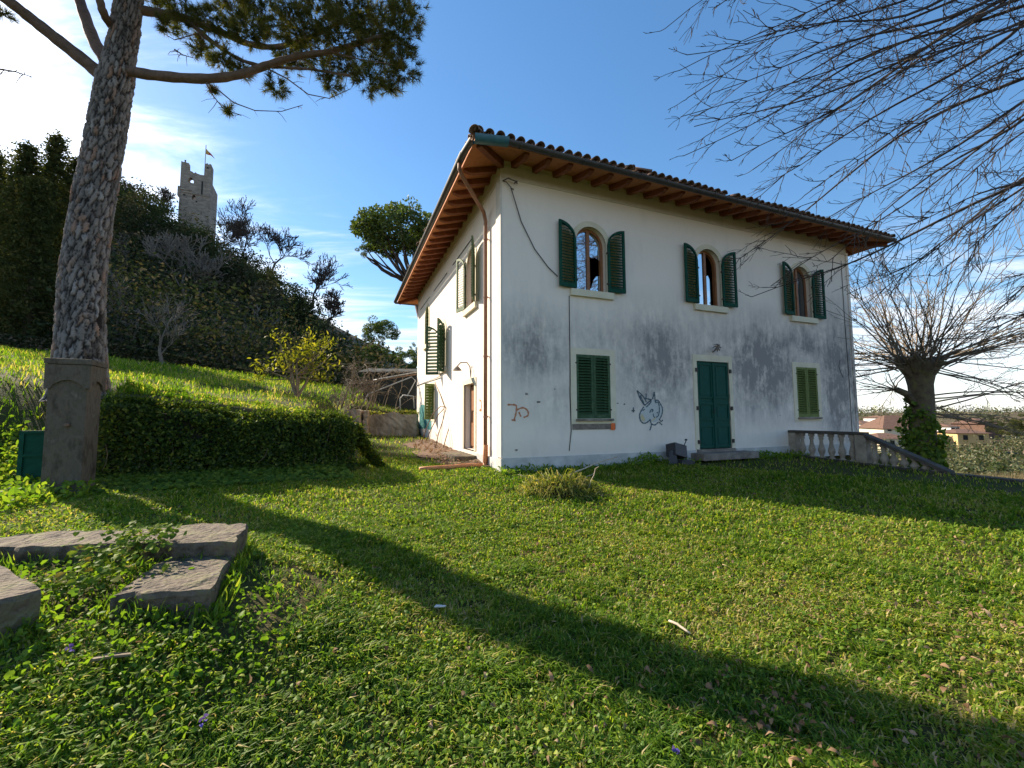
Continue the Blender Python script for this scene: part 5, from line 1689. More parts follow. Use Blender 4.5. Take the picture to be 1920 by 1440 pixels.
def grass(n, r0, r1, pw, len0, wid0):
    x, y = lawn_points(n, r0, r1, pw)
    tuft = wav(x, y, 7.0, 21) * .5 + wav(x, y, 17.0, 5) * .5      # tussocks and thin spots
    k_ = rng.random(len(x)) < np.clip(.66 + .85 * tuft, .08, 1); x, y, tuft = x[k_], y[k_], tuft[k_]
    n = len(x); rr = np.hypot(x, y)
    z = ground_h(x, y) + np.exp(-(rr / 18) ** 2) * (.022 * wav(x, y, 1.7, 1) + .012 * wav(x, y, 5, 2))
    lush = wav(x, y, 1.1, 4) * .5 + wav(x, y, 3.7, 8) * .5
    sc = (1 + rr / 16) * (1 + .60 * lush) * (1 + .55 * tuft) * np.where(x < -6.7, 1.7, 1)
    L_ = (len0 * sc * (.55 + .8 * rng.random(n)))[:, None]; W_ = (wid0 * (1 + rr / 8))[:, None] * (.7 + .6 * rng.random((n, 1)))
    a = rng.random(n) * 2 * math.pi
    lean = (.35 + .9 * rng.random(n))[:, None]
    dr = np.stack([np.cos(a), np.sin(a), np.zeros(n)], 1); sd = np.stack([-np.sin(a), np.cos(a), np.zeros(n)], 1)
    up = np.array([[0, 0, 1.0]])
    P = np.stack([x, y, z - .004], 1)
    m = P + (dr * lean * .38 + up * .62) * L_ * .62
    e = m + (dr * lean * .95 + up * (.35 - .45 * (lean - .35))) * L_ * .5
    V = np.stack([P - sd * W_ * .5, P + sd * W_ * .5, m - sd * W_ * .42, m + sd * W_ * .42, e], 1).reshape(-1, 3)
    b_ = (np.arange(n) * 5)[:, None]
    Fc = np.concatenate([b_ + np.array([[0, 1, 2]]), b_ + np.array([[1, 3, 2]]), b_ + np.array([[2, 3, 4]])])
    dry = np.clip(.5 * wav(x, y, .9, 6) + .5 * wav(x, y, 2.6, 7), -1, 1)
    r = np.clip(.38 + .30 * rng.normal(size=n) - .24 * lush + .32 * dry - .20 * tuft - .34 * np.clip(wav(x, y, .75, 31) + .15, 0, 1), 0, 1)
    r = np.where(rng.random(n) < .07 + .12 * (dry > .25), .84 + .16 * rng.random(n), r)
    return V, Fc, np.repeat(r, 5)


V, Fc, r = join([grass(265000, 1.0, 5.5, 1.3, .074, .0062), grass(175000, 5.0, 11, 1.3, .074, .0074), grass(100000, 10, 30, 1.3, .075, .0060)])
o = np_obj('grass', V, Fc, MAT['lf_grass'], rnd=r)
tag(o, 'short lawn grass covering the garden and the bank', 'grass', kind='stuff')
parts = []
x, y = lawn_points(90000, 1.1, 10, 1.2); n = len(x); rr = np.hypot(x, y)
patch = wav(x, y, 1.4, 9) * .6 + wav(x, y, 4, 3) * .4 - .10 * (x - 1) / 3
k = rng.random(n) < np.clip(.40 + .95 * patch, .04, 1); x, y, rr = x[k], y[k], rr[k]; n = len(x)
z = ground_h(x, y) + .015 + .045 * rng.random(n)
nn_ = rand_dirs(n) * .55 + [0, 0, .75]
parts.append(leaves(np.stack([x, y, z], 1), unit(rand_dirs(n) * [1, 1, .4]), nn_, (.013 + .022 * rng.random(n) ** 1.5) * (1 + rr / 10), (.008 + .012 * rng.random(n)) * (1 + rr / 10), rng.random(n)))
V, Fc, r = join(parts)
o = np_obj('clover', V, Fc, MAT['lf_weed'], rnd=r)
tag(o, 'clover and small broadleaf weeds growing through the lawn', 'weeds', kind='stuff')
x, y = lawn_points(24000, 1.2, 11, 1.5); n = len(x)
k = rng.random(n) < np.clip(.12 + .06 * (x + 1) + .8 * wav(x, y, .9, 12) * (1 + wav(x, y, 3.3, 2)), .04, 1); x, y = x[k], y[k]; n = len(x)
z = ground_h(x, y) + .012 + .03 * rng.random(n)
V, Fc, r = leaves(np.stack([x, y, z], 1), unit(rand_dirs(n) * [1, 1, .35]), rand_dirs(n) * .6 + [0, 0, .7], .018 + .060 * rng.random(n) ** 3.5, .008 + .028 * rng.random(n) ** 3, rng.random(n), .28)
LP = [(V, Fc, r)]
for px_, py_, nl in ((1375, 1300, 46), (1310, 1262, 30), (1450, 1350, 40), (1530, 1370, 22), (1580, 1250, 18), (1480, 1120, 16), (1010, 1400, 14), (1850, 1290, 26), (1500, 1430, 24), (990, 1040, 18), (1120, 1060, 22), (1330, 1080, 20), (1660, 1150, 16), (700, 1300, 10), (1800, 1160, 14)):
    d_ = at(px_, py_, 1.0) - Vector((0, 0, CZ)); t_ = -1.42 / d_.z; cx_, cy_ = d_.x * t_, d_.y * t_
    nl = int(nl * .8); x = cx_ + rng.normal(size=nl) * .24; y = cy_ + rng.normal(size=nl) * .18
    LP.append(leaves(np.stack([x, y, ground_h(x, y) + .02 + .05 * rng.random(nl)], 1), unit(rand_dirs(nl) * [1, 1, .5]), rand_dirs(nl) * .8 + [0, 0, .6], .02 + .045 * rng.random(nl) ** 1.7, .012 + .02 * rng.random(nl), rng.random(nl) * .7, .32))
V, Fc, r = join(LP)
o = np_obj('leaf_litter', V, Fc, MAT['lf_dead'], rnd=r)
tag(o, 'dry brown leaves scattered on the lawn', 'leaf litter', kind='stuff')
# rank weeds on the bank left of the pillar and along the foot of the front wall
x = rng.uniform(-9.5, -5.6, 9000); y = rng.uniform(3.6, 7.6, 9000)
hx, hy = x - HA.x, y - HA.y
k = (hx * hn.x + hy * hn.y > -.2) | (x < -6.6); x, y = x[k], y[k]
k = (rng.random(len(x)) < .8) & (x < -.98 * y - .0 + 1.0 * (y < 5)); x, y = x[k], y[k]; n = len(x)
z = ground_h(x, y) + .22 * rng.random(n)
P1 = leaves(np.stack([x, y, z], 1), unit(rand_dirs(n) + [0, 0, .3]), rand_dirs(n) * .7 + [0, 0, .5], .05 + .07 * rng.random(n), .03 + .035 * rng.random(n), rng.random(n))
c, s = math.cos(YAW), math.sin(YAW)
n = 5200
u = rng.random(n) * 12.2 - .1; dens = .35 + .65 * np.clip(wav(u, u * 0, 1.6, 5), 0, 1)
k = (rng.random(n) < dens) & ~((u > 5.0) & (u < 7.1)); u = u[k]; n = len(u)
v = -.05 - .45 * rng.random(n) ** 1.5
x = -.213 + u * c - v * s * 1.0; x = -.213 + u * c - v * s; y = 8.967 + u * s + v * c
hh = (.06 + .24 * np.clip(wav(u, u * 0, 1.6, 5), 0, 1)) * rng.random(n)
P2 = leaves(np.stack([x, y, ground_h(x, y) + hh], 1), unit(rand_dirs(n) + [0, 0, .5]), rand_dirs(n), .05 + .07 * rng.random(n), .018 + .03 * rng.random(n), rng.random(n) * .8)
SE = []
for o in [q for q in bpy.data.objects if q.name.startswith('stone_slab')]:
    co = np.array([v.co[:] for v in o.data.vertices]) + np.array(o.location[:])
    cc_ = np.array(o.location[:2]); lowv = co[co[:, 2] < np.median(co[:, 2])]
    q = lowv[rng.integers(0, len(lowv), 420)][:, :2]; q = q + unit(q - cc_) * (.01 + .07 * rng.random((420, 1))) + rng.normal(size=(420, 2)) * .02
    SE.append(leaves(np.column_stack([q, ground_h(q[:, 0], q[:, 1]) - .01]), unit(rand_dirs(420) * .55 + [0, 0, 1]), rand_dirs(420), .06 + .09 * rng.random(420), .006 + .012 * rng.random(420) ** 3, rng.random(420)))
V, Fc, r = join([P1, P2, FG] + SE)
o = np_obj('weeds', V, Fc, MAT['lf_weed'], rnd=r)
tag(o, 'rank leafy weeds on the left bank, before the steps and along the foot of the house', 'weeds', kind='stuff')
# violets
x = np.array([at(375, 1430, 1.9).x, at(1265, 1415, 1.95).x, at(125, 1270, 2.1).x]); y = np.array([1.9, 1.95, 2.1])
P = np.repeat(np.stack([x, y, ground_h(x, y) + .07], 1), 6, 0) + rng.normal(size=(18, 3)) * .006
V, Fc, r = leaves(P, rand_dirs(18), rand_dirs(18), .022, .016, rng.random(18))
o = np_obj('violets', V, Fc, MAT['pansy'], rnd=r); tag(o, 'tiny violet flowers in the foreground grass', 'flowers', kind='stuff')

# bare earth beside the side wall
b = MB()
for i in range(24):
    for j in range(5):
        q = []
        for di, dj in ((0, 0), (1, 0), (1, 1), (0, 1)):
            v_ = .65 + (i + di) * .29; w_ = (1.15 + .18 * math.sin(v_ * 2.3) + .1 * math.sin(v_ * 5.1)) * (1 - .5 * abs((v_ - 4.1) / 3.6) ** 3)
            u_ = -.02 - (j + dj) / 5 * w_; p = HM @ Vector((u_, v_, 0)); e_ = (j + dj) / 5
            q.append((p.x, p.y, gh(p.x, p.y) + .05 * (1 - e_) + .012 + .02 * math.sin(v_ * 9 + u_ * 7) * (1 - e_)))
        b.quad(*q)
o = b.build('earth_strip', MAT['soil'], smooth=True); tag(o, 'strip of bare brown earth along the side wall', None, kind='structure')
n = 260; v_ = rng.uniform(.8, 7, n); u_ = -rng.random(n) * 1.0 - .1
P = np.array([(HM @ Vector((a, q, 0)))[:2] for a, q in zip(u_, v_)]); zz = ground_h(P[:, 0], P[:, 1]) + .06
V, Fc, r = leaves(np.column_stack([P, zz]), unit(rand_dirs(n) * [1, 1, .3]), rand_dirs(n) * .4 + [0, 0, .8], .06 + .08 * rng.random(n), .03 + .04 * rng.random(n), rng.random(n), .2)
o = np_obj('path_litter', V, Fc, MAT['lf_dead'], rnd=r); tag(o, 'dead leaves and rubble on the bare earth by the side wall', 'leaf litter', kind='stuff')

# ------------------------------------------------------------------ small things on the ground


def ground_pt(px, py, lift=0.0):
    d = at(px, py, 1.0) - Vector((0, 0, CZ)); lo, hi = .5, 60.0
    for _ in range(60):
        m = (lo + hi) / 2; p = Vector((0, 0, CZ)) + d * m
        if p.z > gh(p.x, p.y): lo = m
        else: hi = m
    p.z += lift; return p


p0, p1 = ground_pt(786, 884, .05), ground_pt(903, 877, .06)
o = MB().tube(bend_path(p0, p1, (0, 0, .01), 6, .004), .05, 10).build('drain_pipe', MAT['orange_pipe'], smooth=True); tag(o, 'orange drain pipe lying in the grass at the house corner', 'pipe')
p0, p1 = ground_pt(1253, 1179, .05), ground_pt(1292, 1204, .05)
o = MB().tube(bend_path(p0, p1, (0, 0, .01), 5, .01), [.008, .009, .009, .008, .008, .006], 7).build('stick', MAT['stick'], smooth=True); tag(o, 'short pale stick on the lawn at the edge of the trunk shadow', 'stick')
p = ground_pt(823, 1152, .055)
b = MB(); b.prism([(-.04, -.010, 0), (.0, -.018, .004), (.045, -.006, .0), (.04, .012, .0), (-.03, .014, .004)], (0, 0, .006)); o = b.build('scrap', MAT['paper']); o.location = p; tag(o, 'small pale scrap lying in the trunk shadow on the lawn', 'litter')
p0, p1 = ground_pt(1062, 905, .12), at(1158, 857, 9.6)
o = MB().tube(bend_path(p0, p1, (0, 0, .03), 6, .008), [.016, .016, .015, .014, .013, .012, .010], 6).build('stick', MAT['stick'], smooth=True); tag(o, 'long dead stick leaning from the cut-grass heap towards the front wall', 'stick')
p = ground_pt(205, 1247, .04)
b = MB(); b.prism([(-.08, -.012, 0), (.02, -.022, .01), (.085, -.006, .0), (.07, .012, 0), (-.02, .018, .008), (-.07, .008, 0)], (0, 0, .010)); o = b.build('bark_piece', MAT['twig']); o.location = p; o.rotation_euler = (0, 0, R(15)); tag(o, 'flat grey piece of bark among the ivy in front of the steps', 'bark')

hp = ground_pt(1050, 935)
heap = empty('grass_heap', hp); tag(heap, 'heap of cut grass and stalks on the lawn before the house corner', 'heap')
n = 1500
a = rng.random(n) * 2 * math.pi; q = np.sqrt(rng.random(n))
bx = .62 * q * np.cos(a); by = .34 * q * np.sin(a) + .25
bz_ = .30 * (1 - q ** 2) * (.8 + .3 * np.sin(a * 3))
ln = .16 + .30 * rng.random(n)
d1 = unit(np.stack([np.cos(a) * .8, np.sin(a) * .8, .55 * np.ones(n)], 1) + rand_dirs(n) * .7)
d2 = unit(d1 * .6 + [0, 0, -.9] + rand_dirs(n) * .35)
P = np.stack([bx, by, bz_ - .02], 1); w = np.cross(d1, rand_dirs(n)); w = unit(w) * (.0045 + .004 * rng.random((n, 1)))
m = P + d1 * ln[:, None] * .5; e = m + d2 * ln[:, None] * .5
V = np.stack([P - w, P + w, m - w, m + w, e], 1).reshape(-1, 3); b_ = (np.arange(n) * 5)[:, None]
Fc = np.concatenate([b_ + np.array([[0, 1, 2]]), b_ + np.array([[1, 3, 2]]), b_ + np.array([[2, 3, 4]])])
o = np_obj('stalks', V, Fc, MAT['lf_heap'], heap, rnd=np.repeat(rng.random(n), 5)); o['kind'] = 'stuff'
b = MB(); NL, NR = 18, 6
for i in range(NR + 1):
    for j in range(NL):
        t = 2 * math.pi * j / NL; q_ = i / NR; b.v.append((.58 * q_ * math.cos(t), .32 * q_ * math.sin(t) + .25, .24 * (1 - q_ ** 2) - .03 + .015 * math.sin(j * 5 + i * 3)))
for i in range(NR):
    for j in range(NL): b.f.append((i * NL + j, i * NL + (j + 1) % NL, (i + 1) * NL + (j + 1) % NL, (i + 1) * NL + j))
b.build('core', MAT['hedge_core'], heap)
b = MB()
for k in range(7):
    s0 = Vector((random.gauss(0, .3), .25 + random.gauss(0, .15), .12)); e_ = s0 + Vector((random.gauss(0, .25), random.gauss(.1, .2), random.uniform(.1, .42)))
    b.tube(bend_path(s0, e_, (0, 0, .05), 4, .03), .0045, 4)
o = b.build('stems', MAT['stick'], heap); o['kind'] = 'stuff'

# dumped black plastic by the front wall
jp = ground_pt(1272, 874)
jk = empty('plastic_casing', (jp.x, jp.y, jp.z), YAW); tag(jk, 'broken black plastic casing dumped against the front wall beside the door', 'rubbish')
b = MB()                                                # tipped open box
for c_, s_ in (((0, 0, 0), (.40, .03, .30)), ((0, .14, -.14), (.40, .26, .025)), ((-.19, .14, 0), (.025, .26, .30)), ((.19, .14, 0), (.025, .26, .30)), ((0, .14, .14), (.40, .26, .025))): b.box(c_, s_)
o = b.build('casing', MAT['black_plastic'], jk, bevel=.01); o.location = (.06, -.02, .36); o.rotation_euler = (R(-14), R(14), R(5))
b = MB(); b.prism([(-.11, 0, 0), (.13, 0, 0), (.10, 0, .30), (.02, 0, .38), (-.05, 0, .34)], (0, .04, 0)); o = b.build('side_panel', MAT['black_plastic'], jk, bevel=.008); o.location = (-.22, -.05, .0); o.rotation_euler = (R(-10), 0, R(-25))
b = MB(); b.box((0, 0, .06), (.36, .24, .10)); b.box((0, 0, .12), (.30, .18, .03)); o = b.build('base', MAT['black_plastic'], jk, bevel=.012); o.location = (.08, -.12, 0); o.rotation_euler = (0, 0, R(-6))
b = MB(); b.tube([(.18, 0, .46), (.23, .0, .54), (.25, 0, .58)], .012, 6); b.lathe([(.01, 0), (.035, .015), (.03, .04), (.008, .05)], 8, (.25, 0, .575)); b.build('knob', MAT['black_plastic'], jk)

# bent pipe hoops by the side wall
hoops = empty('pipe_hoops', (0, 0, 0)); tag(hoops, 'bent rusty pipe hoops standing in the earth by the side wall', 'pipe frame')
for pix, d0, d1 in ((((790, 829), (800, 800), (812, 774), (826, 761), (838, 763), (845, 778), (840, 806), (829, 845)), 15.0, 13.2), (((797, 829), (810, 800), (822, 776), (832, 766)), 15.2, 13.9), (((813, 850), (822, 812), (832, 782), (835, 762)), 13.0, 13.8), (((816, 718), (825, 738), (834, 764)), 15.4, 13.8)):
    m = len(pix) - 1
    MB().tube([at(x, y, d0 + (d1 - d0) * i / m) for i, (x, y) in enumerate(pix)], .016, 6).build('hoop', MAT['rust'], hoops, smooth=True)
MB().tube([at(816, 846, 13.1), at(826, 844, 13.0), at(831, 845, 13.2)], .014, 6).build('foot_bar', MAT['rust'], hoops)

# ------------------------------------------------------------------ old wall, pergola, shed behind
ow = empty('garden_wall', (0, 0, 0)); tag(ow, 'low crumbling garden wall between the hedge and the far house corner', 'wall')


def rough_box(name, c, size, mat, parent, seg=.16, amp=.025, seed=0):
    """box with its faces subdivided and weathered"""
    bm = bmesh.new(); bmesh.ops.create_cube(bm, size=1.0)
    for v in bm.verts: v.co = Vector((v.co.x * size[0], v.co.y * size[1], v.co.z * size[2]))
    for _ in range(5):
        es = [e for e in bm.edges if e.calc_length() > seg * 1.5]
        if not es: break
        bmesh.ops.subdivide_edges(bm, edges=es, cuts=1, use_grid_fill=True)
    r = random.Random(seed)
    for v in bm.verts:
        v.co += Vector((r.uniform(-1, 1), r.uniform(-1, 1), r.uniform(-1, 1))) * amp
        if v.co.z > size[2] * .45: v.co.z += amp * 2.2 * math.sin(v.co.x * 4.1 + seed) + amp * math.sin(v.co.x * 9)
    me = bpy.data.meshes.new(name); bm.to_mesh(me); bm.free(); me.materials.append(mat)
    o = link(bpy.data.objects.new(name, me), parent); o.location = c; return o


wy = 17.4
zb = gh(-5, wy - .3)
o = rough_box('wall', (-5.05, wy + .05, zb + .38), (2.3, .35, 1.06), MAT['oldwall'], ow, seed=1)
o = rough_box('pier', (-6.35, wy - .25, zb + .40), (.55, .6, 1.25), MAT['oldwall'], ow, seed=2)
o = rough_box('pier', (-5.9, wy - .25, zb + .42), (.16, .3, 1.2), MAT['oldwall'], ow, seg=.1, seed=3)
n = 900; x = rng.uniform(-6.7, -3.9, n); P = np.stack([x, wy - .1 + rng.random(n) * .4, zb + .88 + .07 * np.sin(x * 4) + .07 * rng.random(n)], 1)
V, Fc, r = leaves(P, rand_dirs(n), rand_dirs(n) + [0, 0, .6], .06 + .06 * rng.random(n), .04 + .03 * rng.random(n), rng.random(n)); o = np_obj('moss', V, Fc, MAT['lf_heap'], ow, rnd=r); o['kind'] = 'stuff'

pg = empty('pipe_pergola', (0, 0, 0)); tag(pg, 'collapsed grey pipe pergola behind the garden wall', 'pergola')
for pix in (((676, 768, 18.4), (690, 738, 18.6), (730, 722, 18.8), (772, 706, 19), (779, 713, 19), (763, 742, 18.8)), ((655, 770, 18.6), (668, 735, 18.8), (690, 716, 19), (735, 708, 19.2), (781, 701, 19.5)), ((700, 712, 19), (740, 704, 19.2), (781, 697, 19.6)),
            ((640, 765, 19), (652, 728, 19.2), (676, 712, 19.4), (720, 712, 19.6)), ((750, 768, 18.6), (750, 746, 18.6), (756, 740, 18.6), (775, 742, 18.6), (776, 765, 18.6)), ((665, 775, 18.4), (672, 742, 18.5), (690, 724, 18.6), (708, 722, 18.7))):
    MB().tube([at(*p) for p in pix], .028, 6).build('pipe', MAT['rust'] if pix[0][0] < 670 else MAT['grey_pipe'], pg, smooth=True)
sp = at(735, 770, 22.5)
shed = empty('shed', (sp.x, sp.y, gh(sp.x, sp.y) - .3), R(8)); tag(shed, 'dark lean-to shed behind the garden wall', 'shed')
b = MB().box((0, 0, 1.0), (2.6, 2.0, 2.0)); b.build('wall', MAT['shed'], shed)
b = MB().box((0, -.1, 2.1), (3.0, 2.6, .08), Matrix.Rotation(R(10), 3, 'X')); b.build('roof', MAT['shed'], shed)

# bare thicket beside it
th_ = empty('bare_thicket', (0, 0, 0)); tag(th_, 'tangle of bare arching stems behind the hedge end', 'shrub')
b = MB()
for k in range(46):
    x_ = random.uniform(625, 745); p = at(x_, 768 + random.uniform(-4, 6), random.uniform(17.5, 20)); p.z = gh(p.x, p.y)
    e = p + Vector((random.gauss(.3, .8), random.gauss(0, .5), random.uniform(.7, 2.1)))
    pts = bend_path(p, e, (0, 0, random.uniform(.1, .5)), 6, .02); b.tube(pts, [.018 - .002 * i for i in range(7)], 5)
    for j in range(5): shoot(b, pts[random.randint(2, 6)], Vector((random.gauss(0, 1), random.gauss(0, 1), random.gauss(.2, .6))), random.uniform(.3, .9), .009, -.04, 3, .006, .12)
b.build('stems', MAT['twig'], th_)

# ------------------------------------------------------------------ yellow-leaved small tree, bare tree before the wood
sb = ground_pt(556, 748)
sb = at(556, 748, 12.6); sb.z = gh(sb.x, sb.y)
lt = empty('loquat_tree', sb); tag(lt, 'small tree with sunlit yellow-green leaves standing above the hedge', 'tree')
random.seed(9)
b = MB(); tips = []
for k in range(5):
    e = Vector((random.gauss(0, .26), random.gauss(0, .2), random.uniform(.55, .95))); st = [Vector((random.gauss(0, .05), random.gauss(0, .05), 0)), e * .5, e]
    b.tube(st, [.045, .035, .03], 6)
    for j in range(5):
        a = random.uniform(0, 2 * math.pi); l_ = random.uniform(.3, 1.15); q_ = e + Vector((math.cos(a) * l_ * .95, math.sin(a) * l_ * .8, random.uniform(-.05, 1.2)))
        mid = e.lerp(q_, .5) + Vector((0, 0, -.05)); b.tube([e, mid, q_], [.02, .014, .008], 5); tips += [q_, mid.lerp(q_, .5), q_ + Vector((random.gauss(0, .12), random.gauss(0, .12), .05))]
b.build('trunk', MAT['twig'], lt)
TP = np.array([t_[:] for t_ in tips]); n = 900; idx = rng.integers(0, len(TP), n); P = TP[idx] + rng.normal(size=(n, 3)) * .10
V, Fc, r = leaves(P, unit(rand_dirs(n) + [0, 0, -.15]), rand_dirs(n) * .6 + [0, 0, .7], .11 + .07 * rng.random(n), .04 + .02 * rng.random(n), rng.random(n), .1)
o = np_obj('crown', V, Fc, MAT['lf_shrub'], lt, rnd=r)


def bare_tree(px, py, y, h, label, mat, depth=4, seedv=0, spread=.62, kids=3, r=.11, stem=.32, lean=(0, 0), on_ground=True, tip=.012):
    random.seed(100 + seedv)
    p = at(px, py, y)
    if on_ground: p.z = gh(p.x, p.y) - .1
    o = empty('winter_tree', p); tag(o, label, 'tree', 'bare winter trees on the wooded slope')
    b = MB(); twig_tree(b, (0, 0, 0), (lean[0], lean[1], 1), h * stem, r, depth, spread, kids, .10, 4, .78, 6, tip)
    b.build('branches', mat, o); return o


bare_tree(305, 657, 23.5, 4.9, 'pale leafless tree with spreading boughs in front of the dark wood', MAT['twig_grey'], 5, 1, .8, 3, .10, .26, tip=.010)

# ------------------------------------------------------------------ boundary wall at the foot of the wood
bw = empty('boundary_wall', (0, 0, 0)); tag(bw, 'long low boundary wall overgrown with ivy at the foot of the wood', 'wall')
bl = [(-260, 605, 25.5), (0, 624, 25), (100, 636, 25), (210, 645, 25), (300, 662, 25.2), (400, 682, 25.4), (520, 706, 25.6), (600, 722, 26)]
Pw = [at(*q_) for q_ in bl]
b = MB()
for i in range(len(Pw) - 1):
    a_, c_ = Pw[i], Pw[i + 1]; za, zc = gh(a_.x, a_.y) - .4, gh(c_.x, c_.y) - .4
    for o_ in (0,):
        b.quad((a_.x, a_.y, za), (c_.x, c_.y, zc), tuple(c_), tuple(a_)); b.quad(tuple(a_), tuple(c_), (c_.x, c_.y + .5, c_.z), (a_.x, a_.y + .5, a_.z)); b.quad((a_.x, a_.y + .5, a_.z), (c_.x, c_.y + .5, c_.z), (c_.x, c_.y + .5, zc), (a_.x, a_.y + .5, za))
b.build('wall', MAT['stone'], bw)
n = 9000; i_ = rng.integers(0, len(Pw) - 1, n); t = rng.random(n); A0 = np.array([p[:] for p in Pw]); q0 = A0[i_] + (A0[i_ + 1] - A0[i_]) * t[:, None]
z0_ = ground_h(q0[:, 0], q0[:, 1]); P = q0.copy(); P[:, 2] = z0_ + (q0[:, 2] + .12 - z0_) * rng.random(n) ** .8; P[:, 1] -= .05 + .25 * rng.random(n)
V, Fc, r = cards(P, .16 + .14 * rng.random(n), rng.random(n) ** 1.3, .3); o = np_obj('ivy', V, Fc, MAT['lf_wood'], bw, rnd=r); o['kind'] = 'stuff'

# ------------------------------------------------------------------ wood on the hill
def proj_px(P):
    """photograph pixel of world points (only used to skip what the house hides)"""
    t = R(PITCH); y = P[:, 1]; z = P[:, 2] - CZ; d = y * math.cos(t) + z * math.sin(t); h = -y * math.sin(t) + z * math.cos(t)
    return 960 + F_PX * P[:, 0] / d, 720 - F_PX * h / d


nb = 2500
yy = 27.5 + 68 * rng.random(nb) ** .9; xx = yy * rng.uniform(-1.75, -.27, nb)
hh = np.interp(xx, HX, HZ) * np.clip((yy - 27) / 60, 0, 1) ** .62
k = (hh > .25) | (yy < 34); k &= ~((yy < 34) & (xx > -9)); k &= ~((np.abs(xx / yy + .755) < .055) & (yy > 86))
k &= (xx / yy < -.335) | (yy < 34)
xx, yy = xx[k], yy[k]; zz = ground_h(xx, yy)
rad = (1.2 + 3.0 * rng.random(len(xx)) ** 2.2) * (.75 + yy / 130)
rad = np.where(xx / yy > -.46, np.minimum(rad, 2.0), rad)
PP, SS, RR = [], [], []
for x_, y_, z_, r_ in zip(xx, yy, zz, rad):
    n = 165
    n = int(40 + 7.5 * r_ * r_)
    q_ = blob_points((x_, y_, z_ + r_ * .75), r_, n, .62, 1.15)
    PP.append(q_); SS.append((.19 + .20 * rng.random(n)) * (.8 + y_ / 90)); tone = rng.random() ** 1.2
    RR.append(np.clip(tone * .95 + rng.normal(size=n) * .12, 0, 1))
random.seed(41)                                         # full evergreen crowns standing along the shoulder of the hill
for k in range(150):
    px_ = random.uniform(205, 668); y_ = random.uniform(58, 84) if px_ < 480 else (random.uniform(50, 70) if px_ < 580 else random.uniform(42, 56))
    sk = np.interp(px_, [205, 270, 330, 400, 450, 500, 560, 600, 640, 670], [352, 368, 412, 444, 480, 508, 538, 584, 640, 690]) + (random.uniform(2, 75) if k > 80 else random.uniform(-26, 12))
    if 318 < px_ < 402: sk = max(sk, 415)
    c_ = at(px_, sk, y_); R0 = random.uniform(1.8, 3.6) * y_ / 70; tone = random.random() ** 1.3
    for j in range(6):
        d_ = Vector((random.gauss(0, 1), random.gauss(0, 1), random.gauss(0, .8))).normalized() * R0 * .55
        r_ = R0 * random.uniform(.42, .62); n = 75
        PP.append(blob_points((c_.x + d_.x, c_.y + d_.y, c_.z - R0 + d_.z), r_, n, .5, 1.0)); SS.append((.15 + .17 * rng.random(n)) * (.8 + y_ / 90)); RR.append(np.clip(tone * .75 + rng.normal(size=n) * .12, 0, 1))
V, Fc, r = cards(np.concatenate(PP), np.concatenate(SS), np.concatenate(RR), .2, .5)
o = np_obj('hill_wood', V, Fc, MAT['lf_wood'], rnd=r); tag(o, 'dark evergreen wood covering the steep hill on the left', 'wood', kind='stuff')


random.seed(31)
b = MB()
for k in range(65):                                     # leafless trees standing among the evergreens
    y_ = random.uniform(30, 84); x_ = y_ * random.uniform(-1.15, -.42)
    if np.interp(x_, HX, HZ) < 3: continue
    h_ = random.uniform(3.5, 7.0)
    twig_tree(b, (x_, y_, gh(x_, y_) + .8), (random.gauss(0, .15), random.gauss(-.1, .1), 1), h_ * .30, .07 + .0008 * y_, 4, .72, 3, .12, 3, .76, 5, .010 + .00028 * y_)
o = b.build('hill_thicket', MAT['twig_grey']); tag(o, 'thicket of grey leafless trees among the evergreens on the hill', 'wood', kind='stuff')
random.seed(32)


def conifer(px, top_py, y, w, seedv, label):
    p = at(px, 640, y); p.z = gh(p.x, p.y) - .2; H = at(px, top_py, y).z - p.z
    o = empty('conifer', p); tag(o, label, 'tree', 'tall conifers left of the pine trunk')
    MB().tube([(0, 0, 0), (0, 0, H * .5), (0, 0, H * .97)], [.28, .18, .03], 7).build('trunk', MAT['twig_dark'], o)
    m = 210; PPc, RRc, SSc = [], [], []
    for k in range(m):
        t = (k + .5) / m; z = H * (.06 + .92 * t); rr = w * (1 - t) ** .75 * (.75 + .35 * math.sin(k * 2.4 + seedv)) + .25
        a = k * 2.39996 + rng.normal() * .25; n = 60; rr *= .75 + .5 * rng.random()
        s_ = rng.random(n) ** .7
        q_ = np.stack([np.cos(a) * rr * s_, np.sin(a) * rr * s_, z + rr * (.28 * s_ ** 1.6) - .12 * rr], 1) + rng.normal(size=(n, 3)) * [.17, .17, .12]
        PPc.append(q_); RRc.append(np.clip(rng.random() * .6 + rng.normal(size=n) * .15 + .1, 0, 1)); SSc.append(.17 + .15 * rng.random(n))
    V, Fc, r = cards(np.concatenate(PPc), np.concatenate(SSc), np.concatenate(RRc), 0, .4)
    np_obj('crown', V, Fc, MAT['lf_conifer'], o, rnd=r)


conifer(75, 244, 30, 2.5, 1, 'tallest dark conifer just left of the pine trunk')
conifer(22, 262, 29, 2.4, 2, 'dark conifer second from the left edge of the wood')
conifer(122, 290, 31, 2.1, 3, 'dark conifer partly hidden by the pine trunk')
conifer(-45, 270, 30, 2.6, 4, 'dark conifer at the left edge of the picture')
conifer(50, 330, 27.5, 2.3, 5, 'shorter dark conifer in front of the tall ones')
